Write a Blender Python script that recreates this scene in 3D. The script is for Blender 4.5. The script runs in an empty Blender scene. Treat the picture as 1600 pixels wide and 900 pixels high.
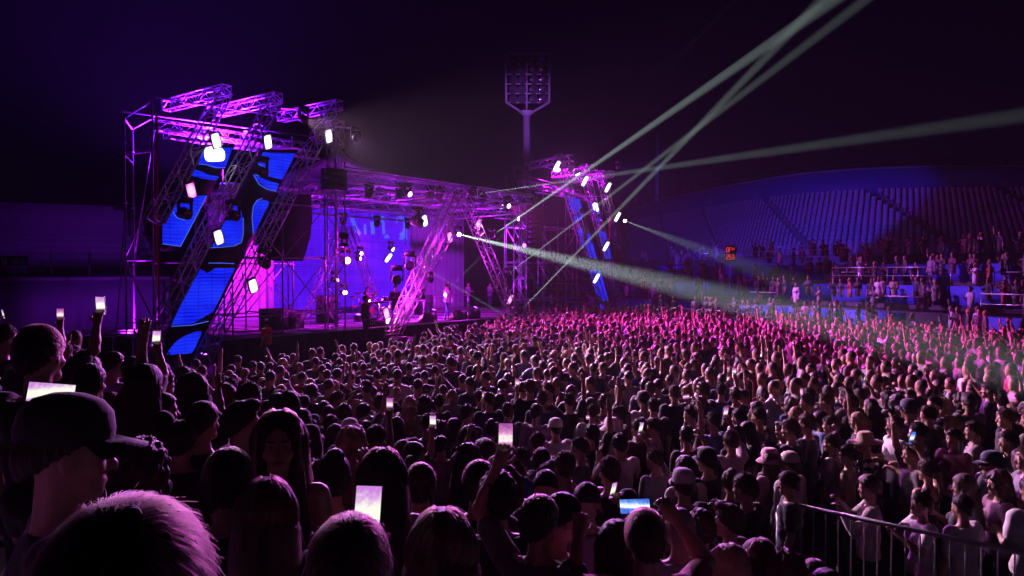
import bpy, math, random
import numpy as np
from mathutils import Vector, Matrix

rad = math.radians
scene = bpy.context.scene
C = scene.collection

# ------------------------------------------------------------------ camera, sky, exposure
CAM_H, FPX, PITCH = 3.7, 1155.0, math.atan(25 / 1155.0)
cam_data = bpy.data.cameras.new('camera')
cam_data.sensor_width = 36.0
cam_data.lens = 36.0 * FPX / 1600.0
cam_data.clip_start = 0.05
cam_data.clip_end = 1200
cam = bpy.data.objects.new('camera', cam_data)
C.objects.link(cam)
cam.location = (0, 0, CAM_H)
cam.rotation_euler = (math.pi / 2 - PITCH, 0, 0)
scene.camera = cam

world = bpy.data.worlds.new('World')
scene.world = world
world.use_nodes = True
wn = world.node_tree
for n_ in list(wn.nodes):
    wn.nodes.remove(n_)
w_out = wn.nodes.new('ShaderNodeOutputWorld')
w_mix = wn.nodes.new('ShaderNodeAddShader')
w_bg = wn.nodes.new('ShaderNodeBackground')
w_sky = wn.nodes.new('ShaderNodeTexSky')
w_sky.sky_type = 'NISHITA'
w_sky.sun_disc = False
w_sky.sun_elevation = rad(-6)
w_sky.sun_rotation = rad(120)
w_bg.inputs['Strength'].default_value = 0.004          # the night sky: almost nothing left of dusk
w_city = wn.nodes.new('ShaderNodeBackground')          # even night glow of the town
w_city.inputs['Color'].default_value = (0.16, 0.035, 0.55, 1)
w_city.inputs['Strength'].default_value = 0.006
wn.links.new(w_sky.outputs[0], w_bg.inputs['Color'])
wn.links.new(w_bg.outputs[0], w_mix.inputs[0])
wn.links.new(w_city.outputs[0], w_mix.inputs[1])
wn.links.new(w_mix.outputs[0], w_out.inputs['Surface'])

vs = scene.view_settings
vs.view_transform = 'Standard'
vs.look = 'None'
vs.exposure = 0.2
vs.gamma = 1.0
vs.use_curve_mapping = False
cy = scene.cycles
cy.max_bounces = 4
cy.diffuse_bounces = 1
cy.glossy_bounces = 2
cy.transmission_bounces = 2
cy.volume_bounces = 0
cy.transparent_max_bounces = 6
cy.sample_clamp_indirect = 3.0
cy.caustics_reflective = False
cy.caustics_refractive = False
cy.use_light_tree = True
cy.volume_step_rate = 1.0
cy.use_denoising = True
try:
    cy.denoiser = 'OPENIMAGEDENOISE'
except Exception:
    pass

# ------------------------------------------------------------------ pixel of the photograph -> place in the world
def ray(px, py):
    x = (px - 800) / FPX
    y = -(py - 450) / FPX
    c, s = math.cos(PITCH), math.sin(PITCH)
    return np.array([x, c + y * s, -s + y * c])

def at(px, py, d):
    """point at depth d metres"""
    r = ray(px, py)
    return r * (d / r[1]) + np.array([0, 0, CAM_H])

def project(p):
    p = np.asarray(p, float) - np.array([0, 0, CAM_H])
    c, s = math.cos(PITCH), math.sin(PITCH)
    d = p[..., 1] * c - p[..., 2] * s
    u = p[..., 1] * s + p[..., 2] * c
    return 800 + FPX * p[..., 0] / d, 450 - FPX * u / d, d

# stage frame: s runs along the stage front, n points at the audience
S0 = np.array([-10.1, 26.4])
SU = np.array([0.6, 0.8])
SN = np.array([0.8, -0.6])
SC = 12.8                                   # s of the stage centre

def W(s, n, z):
    p = S0 + SU * s + SN * n
    return np.array([p[0], p[1], z])

def on(px, py, n=0.0):
    """point on the upright plane n metres in front of the stage front"""
    r = ray(px, py)
    O = S0 + SN * n
    t = (O @ SN) / (r[:2] @ SN)
    return r * t + np.array([0, 0, CAM_H])

# ------------------------------------------------------------------ helpers
def tag(o, label=None, cat=None, group=None, kind=None):
    if label: o['label'] = label
    if cat: o['category'] = cat
    if group: o['group'] = group
    if kind: o['kind'] = kind
    return o

def link(name, data, parent=None, mat=None):
    o = bpy.data.objects.new(name, data)
    C.objects.link(o)
    if parent is not None:
        o.parent = parent
    if mat is not None and data is not None and hasattr(data, 'materials'):
        if len(data.materials) == 0:
            data.materials.append(mat)
    return o

def empty(name, loc=(0, 0, 0), rz=0.0):
    o = bpy.data.objects.new(name, None)
    C.objects.link(o)
    o.location = loc
    o.rotation_euler = (0, 0, rz)
    o.empty_display_size = 0.2
    return o

def mesh_np(name, V, quads=None, tris=None, smooth=False, mats=None, mat_index=None):
    me = bpy.data.meshes.new(name)
    V = np.asarray(V, np.float32)
    nq = 0 if quads is None else len(quads)
    nt = 0 if tris is None else len(tris)
    loops = []
    if nq: loops.append(np.asarray(quads, np.int32).ravel())
    if nt: loops.append(np.asarray(tris, np.int32).ravel())
    L = np.concatenate(loops)
    me.vertices.add(len(V))
    me.vertices.foreach_set('co', V.ravel())
    me.loops.add(len(L))
    me.loops.foreach_set('vertex_index', L)
    me.polygons.add(nq + nt)
    starts = np.concatenate([np.arange(nq) * 4, nq * 4 + np.arange(nt) * 3]).astype(np.int32)
    me.polygons.foreach_set('loop_start', starts)
    if smooth:
        me.polygons.foreach_set('use_smooth', np.ones(nq + nt, bool))
    for m in (mats or []):
        me.materials.append(m)
    if mat_index is not None:
        me.polygons.foreach_set('material_index', np.asarray(mat_index, np.int32))
    me.update(calc_edges=True)
    me.validate()
    return me

class MB:
    """collects tubes, boxes, prisms and builds ONE mesh object"""
    def __init__(self):
        self.V, self.Q, self.T, self.n = [], [], [], 0
    def add(self, V, quads=(), tris=()):
        self.V.append(np.asarray(V, float))
        for q in quads: self.Q.append([i + self.n for i in q])
        for t in tris: self.T.append([i + self.n for i in t])
        self.n += len(V)
        return self
    def tube(self, a, b, r, k=6, r2=None, cap=True):
        a = np.asarray(a, float); b = np.asarray(b, float)
        r2 = r if r2 is None else r2
        d = b - a
        L = np.linalg.norm(d)
        if L < 1e-6: return self
        d /= L
        h = np.array([0, 0, 1.0]) if abs(d[2]) < 0.9 else np.array([1.0, 0, 0])
        x = np.cross(d, h); x /= np.linalg.norm(x)
        y = np.cross(d, x)
        an = np.arange(k) * 2 * math.pi / k + math.pi / k
        ring = np.cos(an)[:, None] * x + np.sin(an)[:, None] * y
        V = np.concatenate([a + ring * r, b + ring * r2])
        quads = [(i, (i + 1) % k, k + (i + 1) % k, k + i) for i in range(k)]
        tris = []
        if cap:
            V = np.concatenate([V, [a], [b]])
            tris = [(2 * k, (i + 1) % k, i) for i in range(k)] + [(2 * k + 1, k + i, k + (i + 1) % k) for i in range(k)]
        return self.add(V, quads, tris)
    def path(self, pts, r, k=6):
        for i in range(len(pts) - 1):
            self.tube(pts[i], pts[i + 1], r, k)
        return self
    def box(self, c, size, R=None):
        h = np.asarray(size, float) / 2
        V = np.array([[x, y, z] for x in (-1, 1) for y in (-1, 1) for z in (-1, 1)], float) * h
        if R is not None: V = V @ np.asarray(R, float).T
        V = V + np.asarray(c, float)
        return self.add(V, [(0, 1, 3, 2), (4, 6, 7, 5), (0, 4, 5, 1), (2, 3, 7, 6), (0, 2, 6, 4), (1, 5, 7, 3)])
    def prism(self, poly, off):
        """poly: list of 3-d points (one plane), off: extrusion vector; ear-fan from centroid"""
        P = np.asarray(poly, float); k = len(P); off = np.asarray(off, float)
        c = P.mean(0)
        V = np.concatenate([P, P + off, [c], [c + off]])
        quads = [(i, (i + 1) % k, k + (i + 1) % k, k + i) for i in range(k)]
        tris = [(2 * k, (i + 1) % k, i) for i in range(k)] + [(2 * k + 1, k + i, k + (i + 1) % k) for i in range(k)]
        return self.add(V, quads, tris)
    def lathe(self, prof, k=20, o=(0, 0, 0), R=None):
        """prof: (radius, z) pairs"""
        an = np.arange(k) * 2 * math.pi / k
        V = []
        for r, z in prof:
            V.append(np.stack([np.cos(an) * r, np.sin(an) * r, np.full(k, z)], 1))
        V = np.concatenate(V)
        if R is not None: V = V @ np.asarray(R, float).T
        V = V + np.asarray(o, float)
        quads = []
        for j in range(len(prof) - 1):
            for i in range(k):
                quads.append((j * k + i, j * k + (i + 1) % k, (j + 1) * k + (i + 1) % k, (j + 1) * k + i))
        return self.add(V, quads)
    def build(self, name, mat, parent=None, smooth=False):
        me = mesh_np(name, np.concatenate(self.V), self.Q or None, self.T or None, smooth)
        me.materials.append(mat)
        return link(name, me, parent)

def basis(direction, up=(0, 0, 1)):
    """3x3 matrix whose columns are x, y, z with y along direction"""
    y = np.asarray(direction, float); y = y / np.linalg.norm(y)
    u = np.asarray(up, float)
    if abs(y @ (u / np.linalg.norm(u))) > 0.98: u = np.array([1.0, 0, 0])
    x = np.cross(y, u); x /= np.linalg.norm(x)
    z = np.cross(x, y)
    return np.stack([x, y, z], 1)

def aim(o, loc, direction, up=(0, 0, 1)):
    """place o so that its local -Z looks along direction (lamps)"""
    d = Vector(tuple(direction)).normalized()
    o.location = tuple(loc)
    o.rotation_euler = d.to_track_quat('-Z', 'Y').to_euler()

# ------------------------------------------------------------------ materials
MATS = {}
def nodes(name):
    m = bpy.data.materials.new(name)
    m.use_nodes = True
    nt = m.node_tree
    return m, nt, nt.nodes['Principled BSDF']

def pbr(name, col, rough=0.6, metal=0.0, vary=0.25, scale=3.0, bump=0.0, bscale=40.0, coord='Object', spec=0.5):
    if name in MATS: return MATS[name]
    m, nt, b = nodes(name)
    tc = nt.nodes.new('ShaderNodeTexCoord')
    nz = nt.nodes.new('ShaderNodeTexNoise')
    nz.inputs['Scale'].default_value = scale
    nz.inputs['Detail'].default_value = 5
    nt.links.new(tc.outputs[coord], nz.inputs['Vector'])
    ramp = nt.nodes.new('ShaderNodeMix'); ramp.data_type = 'RGBA'
    ramp.inputs[6].default_value = (*[c * (1 - vary) for c in col], 1)
    ramp.inputs[7].default_value = (*[min(1, c * (1 + vary)) for c in col], 1)
    nt.links.new(nz.outputs['Fac'], ramp.inputs[0])
    nt.links.new(ramp.outputs[2], b.inputs['Base Color'])
    b.inputs['Roughness'].default_value = rough
    b.inputs['Metallic'].default_value = metal
    b.inputs['Specular IOR Level'].default_value = spec
    if bump:
        n2 = nt.nodes.new('ShaderNodeTexNoise')
        n2.inputs['Scale'].default_value = bscale
        n2.inputs['Detail'].default_value = 4
        nt.links.new(tc.outputs[coord], n2.inputs['Vector'])
        bp = nt.nodes.new('ShaderNodeBump')
        bp.inputs['Strength'].default_value = bump
        bp.inputs['Distance'].default_value = 0.02
        nt.links.new(n2.outputs['Fac'], bp.inputs['Height'])
        nt.links.new(bp.outputs['Normal'], b.inputs['Normal'])
    MATS[name] = m
    return m

def glow(name, col, strength, light=False):
    """a thing that gives off light"""
    if name in MATS: return MATS[name]
    m, nt, b = nodes(name)
    b.inputs['Base Color'].default_value = (0.02, 0.02, 0.02, 1)
    b.inputs['Emission Color'].default_value = (*col, 1)
    b.inputs['Emission Strength'].default_value = strength
    m.cycles.emission_sampling = 'AUTO' if light else 'NONE'
    MATS[name] = m
    return m

alu = pbr('aluminium', (0.62, 0.62, 0.64), 0.38, 0.85, 0.15, 8)
steel = pbr('galvanised_steel', (0.42, 0.42, 0.44), 0.5, 0.6, 0.25, 5)
black_metal = pbr('black_metal', (0.02, 0.02, 0.022), 0.45, 0.2, 0.3, 10)
black_cloth = pbr('black_cloth', (0.016, 0.015, 0.018), 0.95, 0, 0.3, 6, 0.2, 60)
orange_strap = pbr('orange_strap', (0.75, 0.13, 0.03), 0.6, 0, 0.2, 6)
dark_rubber = pbr('dark_rubber', (0.025, 0.025, 0.027), 0.7, 0, 0.2, 8)
# ------------------------------------------------------------------ ground
asphalt = pbr('asphalt', (0.05, 0.05, 0.052), 0.9, 0, 0.35, 1.5, 0.3, 30)
concrete = pbr('concrete', (0.24, 0.235, 0.23), 0.85, 0, 0.25, 1.2, 0.3, 18)
m_ = MB(); m_.add([(-260, -60, 0), (260, -60, 0), (260, 420, 0), (-260, 420, 0)], [(0, 1, 2, 3)])
tag(m_.build('ground', asphalt), 'dark asphalt field under the crowd', kind='structure')

# ------------------------------------------------------------------ lattice truss
def truss_mb(p0, p1, w=0.4, side=None, rc=0.027, rb=0.013, bay=0.45):
    """square box truss from p0 to p1; side: direction of one of the section's edges"""
    p0 = np.asarray(p0, float); p1 = np.asarray(p1, float)
    d = p1 - p0; L = np.linalg.norm(d); d = d / L
    a = np.asarray(side if side is not None else (0, 0, 1), float)
    a = a - d * (a @ d); a /= np.linalg.norm(a)
    b = np.cross(d, a)
    mb = MB()
    cor = [(-1, -1), (1, -1), (1, 1), (-1, 1)]
    off = [(a * i + b * j) * w / 2 for i, j in cor]
    for o in off: mb.tube(p0 + o, p1 + o, rc, 6)
    n = max(1, int(round(L / bay)))
    for f in range(4):
        o0, o1 = off[f], off[(f + 1) % 4]
        for i in range(n):
            q0 = p0 + d * L * i / n; q1 = p0 + d * L * (i + 1) / n
            if (i + f) % 2: mb.tube(q0 + o0, q1 + o1, rb, 4, cap=False)
            else: mb.tube(q0 + o1, q1 + o0, rb, 4, cap=False)
        for q in (p0, p1): mb.tube(q + o0, q + o1, rb, 4, cap=False)
        for i in range(2, n, 2):
            q = p0 + d * L * i / n
            mb.tube(q + o0, q + o1, rb * 0.9, 4, cap=False)
    return mb

def truss(name, p0, p1, parent, mat=None, **k):
    return truss_mb(p0, p1, **k).build(name, mat or alu, parent)

U3 = np.array([SU[0], SU[1], 0]); N3 = np.array([SN[0], SN[1], 0]); Z3 = np.array([0, 0, 1.0])
DECK = 1.3

# ------------------------------------------------------------------ stage deck
deck_mat = pbr('stage_floor', (0.16, 0.155, 0.16), 0.4, 0, 0.4, 2.5, 0.1, 25)
st = empty('stage', W(SC, 0, 0))
tag(st, 'raised black concert stage with dark cloth skirt facing the crowd', 'stage')
def box_sn(mb, s0, s1, n0, n1, z0, z1):
    P = [W(s0, n0, 0), W(s1, n0, 0), W(s1, n1, 0), W(s0, n1, 0)]
    V = [p + Z3 * z0 for p in P] + [p + Z3 * z1 for p in P]
    mb.add(V, [(3, 2, 1, 0), (4, 5, 6, 7), (0, 1, 5, 4), (1, 2, 6, 5), (2, 3, 7, 6), (3, 0, 4, 7)])
    return mb
def rel(o, parent):
    """parent o while keeping its world-space vertices"""
    o.parent = parent
    o.matrix_parent_inverse = parent.matrix_basis.inverted() if parent.parent is None else Matrix()
    return o
# deck boards: 2 x 1 m modules, each with its own edges
k_ = 0
seen = {}
for i in range(11):
    for j in range(5):
        mb = box_sn(MB(), -0.004 + i * 2.0 + 1.8, i * 2.0 + 3.79, -2 * j - 1.995, -2 * j - 0.005, DECK - 0.12 + 0.002 * ((i * 7 + j * 3) % 3), DECK + 0.0015 * ((i * 5 + j) % 4))
        rel(mb.build('deck_board', deck_mat), st)
# side wings of the deck (in front of the wing scaffolds)
for (a, b) in ((-0.4, 1.78), (23.82, 26.0)):
    rel(box_sn(MB(), a, b, -8, -0.005, DECK - 0.12, DECK - 0.01).build('deck_board', deck_mat), st)
# front skirt with folds
mb = MB(); V = []; ns = 330
for i in range(ns + 1):
    s = -0.4 + 26.4 * i / ns
    w_ = 0.03 * math.sin(i * 0.9) + 0.02 * math.sin(i * 0.37 + 1)
    V += [W(s, 0.05 + w_, 0.0), W(s, 0.05 + w_ * 0.3, DECK - 0.03)]
mb.add(V, [(2 * i, 2 * i + 2, 2 * i + 3, 2 * i + 1) for i in range(ns)])
rel(mb.build('skirt', black_cloth, smooth=True), st)
rel(box_sn(MB(), -0.4, 26.0, 0.0, 0.07, DECK - 0.03, DECK + 0.012).build('edge_trim', alu), st)

# ------------------------------------------------------------------ backdrop and big back screen
back_cloth = pbr('grey_backdrop_cloth', (0.32, 0.32, 0.34), 0.9, 0, 0.15, 1.5, 0.2, 50)
mb = MB(); V = []; ns = 300
for i in range(ns + 1):
    s = 5.6 + 19.6 * i / ns
    w_ = 0.06 * math.sin(i * 0.8) + 0.03 * math.sin(i * 0.31)
    V += [W(s, -10.6 + w_, 0.02), W(s, -10.6 + w_, 7.7)]
mb.add(V, [(2 * i, 2 * i + 2, 2 * i + 3, 2 * i + 1) for i in range(ns)])
tag(mb.build('stage_backdrop', back_cloth, smooth=True), 'pleated grey cloth backdrop closing the rear of the stage', 'backdrop')
# ------------------------------------------------------------------ LED image materials
def led(name, base, bright, scale=1.6, strength=1.0):
    m, nt, b = nodes(name)
    tc = nt.nodes.new('ShaderNodeTexCoord')
    mp = nt.nodes.new('ShaderNodeMapping'); mp.inputs['Scale'].default_value = (0.5, 0.5, 1.0)
    nz = nt.nodes.new('ShaderNodeTexNoise'); nz.inputs['Scale'].default_value = scale; nz.inputs['Detail'].default_value = 3
    wv = nt.nodes.new('ShaderNodeTexWave'); wv.bands_direction = 'Z'; wv.inputs['Scale'].default_value = 2.6
    wv.inputs['Distortion'].default_value = 2.5; wv.inputs['Detail'].default_value = 2
    mix = nt.nodes.new('ShaderNodeMix'); mix.data_type = 'RGBA'
    mul = nt.nodes.new('ShaderNodeMath'); mul.operation = 'MULTIPLY'; mul.inputs[1].default_value = 0.35
    add = nt.nodes.new('ShaderNodeMath'); add.operation = 'ADD'
    ramp = nt.nodes.new('ShaderNodeMapRange'); ramp.inputs[1].default_value = 0.35; ramp.inputs[2].default_value = 1.0
    nt.links.new(tc.outputs['Object'], mp.inputs[0]); nt.links.new(mp.outputs[0], nz.inputs['Vector']); nt.links.new(tc.outputs['Object'], wv.inputs['Vector'])
    nt.links.new(wv.outputs['Fac'], mul.inputs[0]); nt.links.new(mul.outputs[0], add.inputs[0]); nt.links.new(nz.outputs['Fac'], add.inputs[1])
    nt.links.new(add.outputs[0], ramp.inputs[0]); nt.links.new(ramp.outputs[0], mix.inputs[0])
    mix.inputs[6].default_value = (*base, 1); mix.inputs[7].default_value = (*bright, 1)
    # joints between the half-metre cabinets
    def lin(vec, off):
        d_ = nt.nodes.new('ShaderNodeVectorMath'); d_.operation = 'DOT_PRODUCT'; d_.inputs[1].default_value = vec
        nt.links.new(tc.outputs['Object'], d_.inputs[0])
        a_ = nt.nodes.new('ShaderNodeMath'); a_.operation = 'PINGPONG'; a_.inputs[1].default_value = 0.25
        nt.links.new(d_.outputs['Value'], a_.inputs[0])
        c_ = nt.nodes.new('ShaderNodeMath'); c_.operation = 'GREATER_THAN'; c_.inputs[1].default_value = 0.009
        nt.links.new(a_.outputs[0], c_.inputs[0]); return c_
    g1, g2 = lin((SU[0], SU[1], 0), 0), lin((0, 0, 1), 0)
    mm = nt.nodes.new('ShaderNodeMath'); mm.operation = 'MINIMUM'; nt.links.new(g1.outputs[0], mm.inputs[0]); nt.links.new(g2.outputs[0], mm.inputs[1])
    mr = nt.nodes.new('ShaderNodeMapRange'); mr.inputs[3].default_value = 0.45 * strength; mr.inputs[4].default_value = strength
    nt.links.new(mm.outputs[0], mr.inputs[0]); nt.links.new(mr.outputs[0], b.inputs['Emission Strength'])
    nt.links.new(mix.outputs[2], b.inputs['Emission Color'])
    b.inputs['Base Color'].default_value = (0.01, 0.01, 0.012, 1); b.inputs['Roughness'].default_value = 0.9; b.inputs['Specular IOR Level'].default_value = 0.1
    m.cycles.emission_sampling = 'NONE'
    return m
led_blue = led('led_blue_image', (0.001, 0.004, 0.62), (0.010, 0.035, 0.95), strength=1.0)
led_edge = glow('led_outline', (0.06, 0.14, 1.0), 0.8)
led_white = glow('led_white_blob', (1, 1, 1), 2.5)
led_dark = pbr('led_panel_black', (0.012, 0.010, 0.014), 0.45, 0, 0.3, 5)
panel_back = pbr('led_frame', (0.05, 0.05, 0.055), 0.5, 0.5, 0.2, 5)

def mirror(P, side):
    """world point of the first tower -> the same place on the other tower (side = -1)"""
    if side > 0: return np.asarray(P, float)
    P = np.asarray(P, float)
    d = P[:2] - S0
    s, n = d @ SU, d @ SN
    return W(2 * SC - s, n, P[2])

def poly_px(pts, n, side):
    return [mirror(on(x, y, n), side) for x, y in pts]

def smooth_closed(pts, k=3):
    P = np.array(pts, float); N = len(P); out = []
    for i in range(N):
        p0, p1, p2, p3 = P[i - 1], P[i], P[(i + 1) % N], P[(i + 2) % N]
        for j in range(k):
            t = j / k
            out.append(0.5 * ((2 * p1) + (-p0 + p2) * t + (2 * p0 - 5 * p1 + 4 * p2 - p3) * t * t + (-p0 + 3 * p1 - 3 * p2 + p3) * t ** 3))
    return [tuple(q) for q in out]

# ------------------------------------------------------------------ the two leaning-screen towers
TR = {1: ((-2.75, 5.35), (-0.25, 10.05)), 2: ((-2.78, 1.75), (1.83, 10.2)), 3: ((-1.42, 0.25), (4.64, 10.45))}
def tower(side, words):
    c = empty('screen_tower', mirror(W(1.0, -1.0, 0), side))
    tag(c, 'tall scaffold tower with leaning lattice trusses ' + words, 'tower', 'leaning screen towers')
    P = lambda s, n, z: mirror(W(s, n, z), side)
    sd = mirror(W(1, 0, 0), side) - mirror(W(0, 0, 0), side)
    put = lambda o: rel(o, c)
    for k in (1, 2, 3):
        (s0, z0), (s1, z1) = TR[k]
        put(truss_mb(P(s0, 0.2, z0), P(s1, 0.2, z1), 0.42, side=N3, rc=0.03, rb=0.015).build('leaning_truss', alu))
        # arm that carries the head of the leaning truss
        put(truss_mb(P(s1 - 0.35, 0.9, z1 - 0.15), P(s1 - 0.7, -2.4, z1 - 0.3), 0.36, rc=0.026, rb=0.014).build('top_truss', alu))
    # rails and trusses along the head of the tower
    put(truss_mb(P(-1.5, -2.2, 8.95), P(5.0, -2.2, 9.0), 0.38).build('head_truss', alu))
    put(truss_mb(P(-1.7, -1.1, 8.5), P(4.8, -1.1, 8.55), 0.3).build('head_truss', alu))
    for n_, z_ in ((-0.15, 9.55), (-2.5, 9.4)):
        put(MB().tube(P(-2.5, n_, z_ - 0.1), P(5.4, n_, z_ + 0.2), 0.03).build('rail', steel))
    # posts
    A_, B_, C_, D_, E_, G_ = (-3.05, -1.2), (-2.55, -0.35), (-1.95, -2.9), (-1.1, -2.9), (1.6, -2.9), (5.1, -3.2)
    for (s_, n_), z_ in ((A_, 8.9), (B_, 9.4), (C_, 8.9), (D_, 9.5), (E_, 9.3), (G_, 9.6)):
        mb = MB().tube(P(s_, n_, 0.06), P(s_, n_, z_), 0.035, 8).tube(P(s_, n_, 0), P(s_, n_, 0.06), 0.09, 8)
        for q in np.arange(2.0, z_, 2.0):
            mb.tube(P(s_, n_, q - 0.03), P(s_, n_, q + 0.03), 0.055, 8)
        put(mb.build('post', steel))
    put(MB().tube(P(-2.42, -0.3, 1.0), P(-2.42, -0.3, 8.9), 0.04, 6).build('orange_strap', orange_strap))
    L_ = [(A_, B_, 8.8, 9.35), (A_, C_, 8.8, 8.8), (C_, D_, 8.8, 9.4), (A_, B_, 7.6, 7.7), (A_, C_, 7.6, 7.6), (A_, B_, 4.1, 4.1), (A_, C_, 4.1, 4.1), (C_, D_, 4.1, 4.1), (A_, B_, 2.0, 2.0), (B_, D_, 4.0, 4.0), (B_, D_, 6.2, 6.2),
          (D_, E_, 4.05, 4.05), (D_, E_, 6.4, 6.4), (E_, G_, 4.05, 4.05), (E_, G_, 6.4, 6.4), (D_, E_, 2.0, 2.0), (E_, G_, 2.0, 2.0)]
    for a, b, za, zb in L_: put(MB().tube(P(*a, za), P(*b, zb), 0.026).build('ledger', steel))
    R_ = [((-3.5, -1.2), A_, 0.1, 5.8), (A_, B_, 4.2, 6.2), (A_, (-2.3, 0.2), 4.1, 0.9), (A_, (-1.6, -0.4), 3.9, 0.2), (E_, G_, 2.0, 6.4), (G_, E_, 2.0, 6.4), (C_, D_, 4.1, 9.2), (D_, E_, 2.0, 6.4), (B_, D_, 0.3, 4.0)]
    for a, b, za, zb in R_: put(MB().tube(P(*a, za), P(*b, zb), 0.024).build('brace', steel))
    return c

tower(1, 'left of the stage')
tower(-1, 'right of the stage')

# ------------------------------------------------------------------ leaning LED screens (two on each tower)
def screen(side, outline, patches, edges, whites, label):
    n0 = -0.2
    P = poly_px(outline, n0, side)
    root = empty('led_screen', tuple(np.mean(P, 0)))
    tag(root, label, 'screen', 'leaning video screens')
    rel(MB().prism(P, -N3 * 0.12).build('panel', led_dark), root)
    # cabinet joints on the back frame
    for i, pts in enumerate(patches):
        rel(MB().prism(poly_px(pts, n0 + 0.006, side), -N3 * 0.005).build('lit_image', led_blue), root)
    for pts in edges:
        Q = poly_px(pts, n0 + 0.012, side)
        mb = MB()
        for i in range(len(Q) - 1):
            mb.tube(Q[i], Q[i + 1], 0.016, 4)
        rel(mb.build('image_outline', led_edge), root)
    for pts in whites:
        rel(MB().prism(poly_px(pts, n0 + 0.016, side), -N3 * 0.006).build('white_image', led_white), root)

s1_out = [(318, 226), (368, 226), (284, 392), (253, 392), (253, 345)]
s1_patch = [[(319, 230), (363, 231), (352, 262), (337, 262), (322, 256), (310, 256)],
            [(305, 265), (318, 269), (326, 273), (342, 276), (337, 282), (318, 279), (299, 275)],
            [(278, 306), (323, 306), (303, 346), (296, 338), (286, 342), (276, 330), (266, 334)],
            [(270, 330), (278, 340), (290, 344), (298, 336), (304, 342), (282, 384), (268, 383), (254, 381), (254, 352)]]
s1_edge = [[(254, 381), (268, 383), (282, 385), (303, 345), (323, 306)], [(352, 262), (337, 262), (322, 257), (310, 256)], [(270, 331), (276, 340), (288, 344), (297, 336)]]
s1_white = [smooth_closed([(321, 232), (333, 229), (345, 231), (351, 238), (350, 250), (340, 252), (325, 252), (320, 245)])]
s2_out = [(408, 233), (466, 234), (303, 556), (256, 558), (262, 515)]
s2_patch = [[(411, 238), (462, 240), (441, 281), (425, 277), (411, 273), (414, 268), (413, 262), (408, 258), (403, 256)],
            [(396, 273), (411, 279), (425, 284), (436, 287), (432, 298), (420, 295), (408, 287)],
            smooth_closed([(365, 320), (373, 323), (378, 335), (378, 365), (374, 379), (362, 383), (345, 384), (332, 385), (345, 358), (352, 345), (361, 345), (367, 338)]),
            smooth_closed([(399, 318), (408, 313), (421, 316), (412, 334), (396, 366), (396, 340)], 2),
            [(313, 420), (324, 427), (336, 419), (367, 419), (345, 464), (333, 487), (300, 506), (268, 508), (282, 478)],
            smooth_closed([(261, 554), (268, 542), (280, 530), (298, 521), (315, 518), (309, 534), (300, 551), (280, 553)], 2)]
s2_edge = [[(403, 256), (409, 259), (413, 264), (412, 271), (404, 275), (399, 273)], [(396, 273), (405, 288), (418, 296), (432, 299)],
           [(329, 387), (350, 386), (366, 384), (377, 379), (380, 366), (380, 340)], [(396, 366), (394, 340), (396, 322), (402, 313), (410, 310)],
           [(326, 411), (345, 411), (366, 412)], [(268, 510), (300, 508), (326, 502)]]
screen(1, s1_out, s1_patch, s1_edge, s1_white, 'upper outer leaning screen with white blob on blue, left tower')
screen(1, s2_out, s2_patch, s2_edge, [], 'long leaning screen reaching the crowd showing blue shapes, left tower')
screen(-1, s1_out, s1_patch, s1_edge, s1_white, 'upper outer leaning screen with white blob on blue, right tower')
screen(-1, s2_out, s2_patch, s2_edge, [], 'long leaning screen with blue bands behind light beams, right tower')

# ------------------------------------------------------------------ main stage frame: towers, roof, A-frame
def lattice_tower(s, n, z1, label):
    t = empty('truss_tower', W(s, n, 0))
    tag(t, label, 'truss tower', 'upright lattice towers of the stage roof')
    rel(truss_mb(W(s, n, 0.1), W(s, n, z1), 0.5, side=U3, rc=0.032, rb=0.015, bay=0.5).build('mast', alu), t)
    rel(box_sn(MB(), s - 0.5, s + 0.5, n - 0.5, n + 0.5, 0.0, 0.1).build('base_plate', steel), t)
lattice_tower(5.35, -0.6, 10.0, 'upright lattice tower holding the near roof corner beside the dark banner')
lattice_tower(18.4, -0.6, 9.6, 'upright lattice tower carrying the roof right of the A-shaped truss')
lattice_tower(5.35, -9.6, 7.6, 'upright lattice tower at the rear of the stage behind the drum kit')
lattice_tower(18.4, -9.6, 7.6, 'upright lattice tower at the rear right of the stage')

roof = empty('stage_roof', W(SC, -5, 7.5))
tag(roof, 'dark membrane stage roof carried on purple-lit lattice trusses', 'roof')
roof_mat = pbr('roof_membrane', (0.03, 0.028, 0.035), 0.6, 0, 0.3, 1.5)
V = []; ni, nj = 40, 14
for j in range(nj + 1):
    for i in range(ni + 1):
        a, b = i / ni, j / nj
        s_ = 4.9 + 14.0 * a
        n_ = 0.15 - 10.4 * b
        e = min(a, 1 - a)
        z_ = 8.0 + 0.75 * math.exp(-e * 14) * math.exp(-b * 6) * (1 if a < 0.5 else 0.35) + 0.25 * math.sin(math.pi * a) * math.sin(math.pi * b) - 0.35 * b
        V.append(W(s_, n_, z_))
Vt = [v + Z3 * 0.05 for v in V]
q = []
ix = lambda i, j: j * (ni + 1) + i
M_ = len(V)
for j in range(nj):
    for i in range(ni):
        q.append((ix(i, j), ix(i, j + 1), ix(i + 1, j + 1), ix(i + 1, j)))
        q.append((M_ + ix(i, j), M_ + ix(i + 1, j), M_ + ix(i + 1, j + 1), M_ + ix(i, j + 1)))
for i in range(ni):
    q.append((ix(i, 0), ix(i + 1, 0), M_ + ix(i + 1, 0), M_ + ix(i, 0)))
    q.append((ix(i + 1, nj), ix(i, nj), M_ + ix(i, nj), M_ + ix(i + 1, nj)))
mb = MB(); mb.add(V + Vt, q)
rel(mb.build('canopy', roof_mat, smooth=False), roof)
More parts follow.
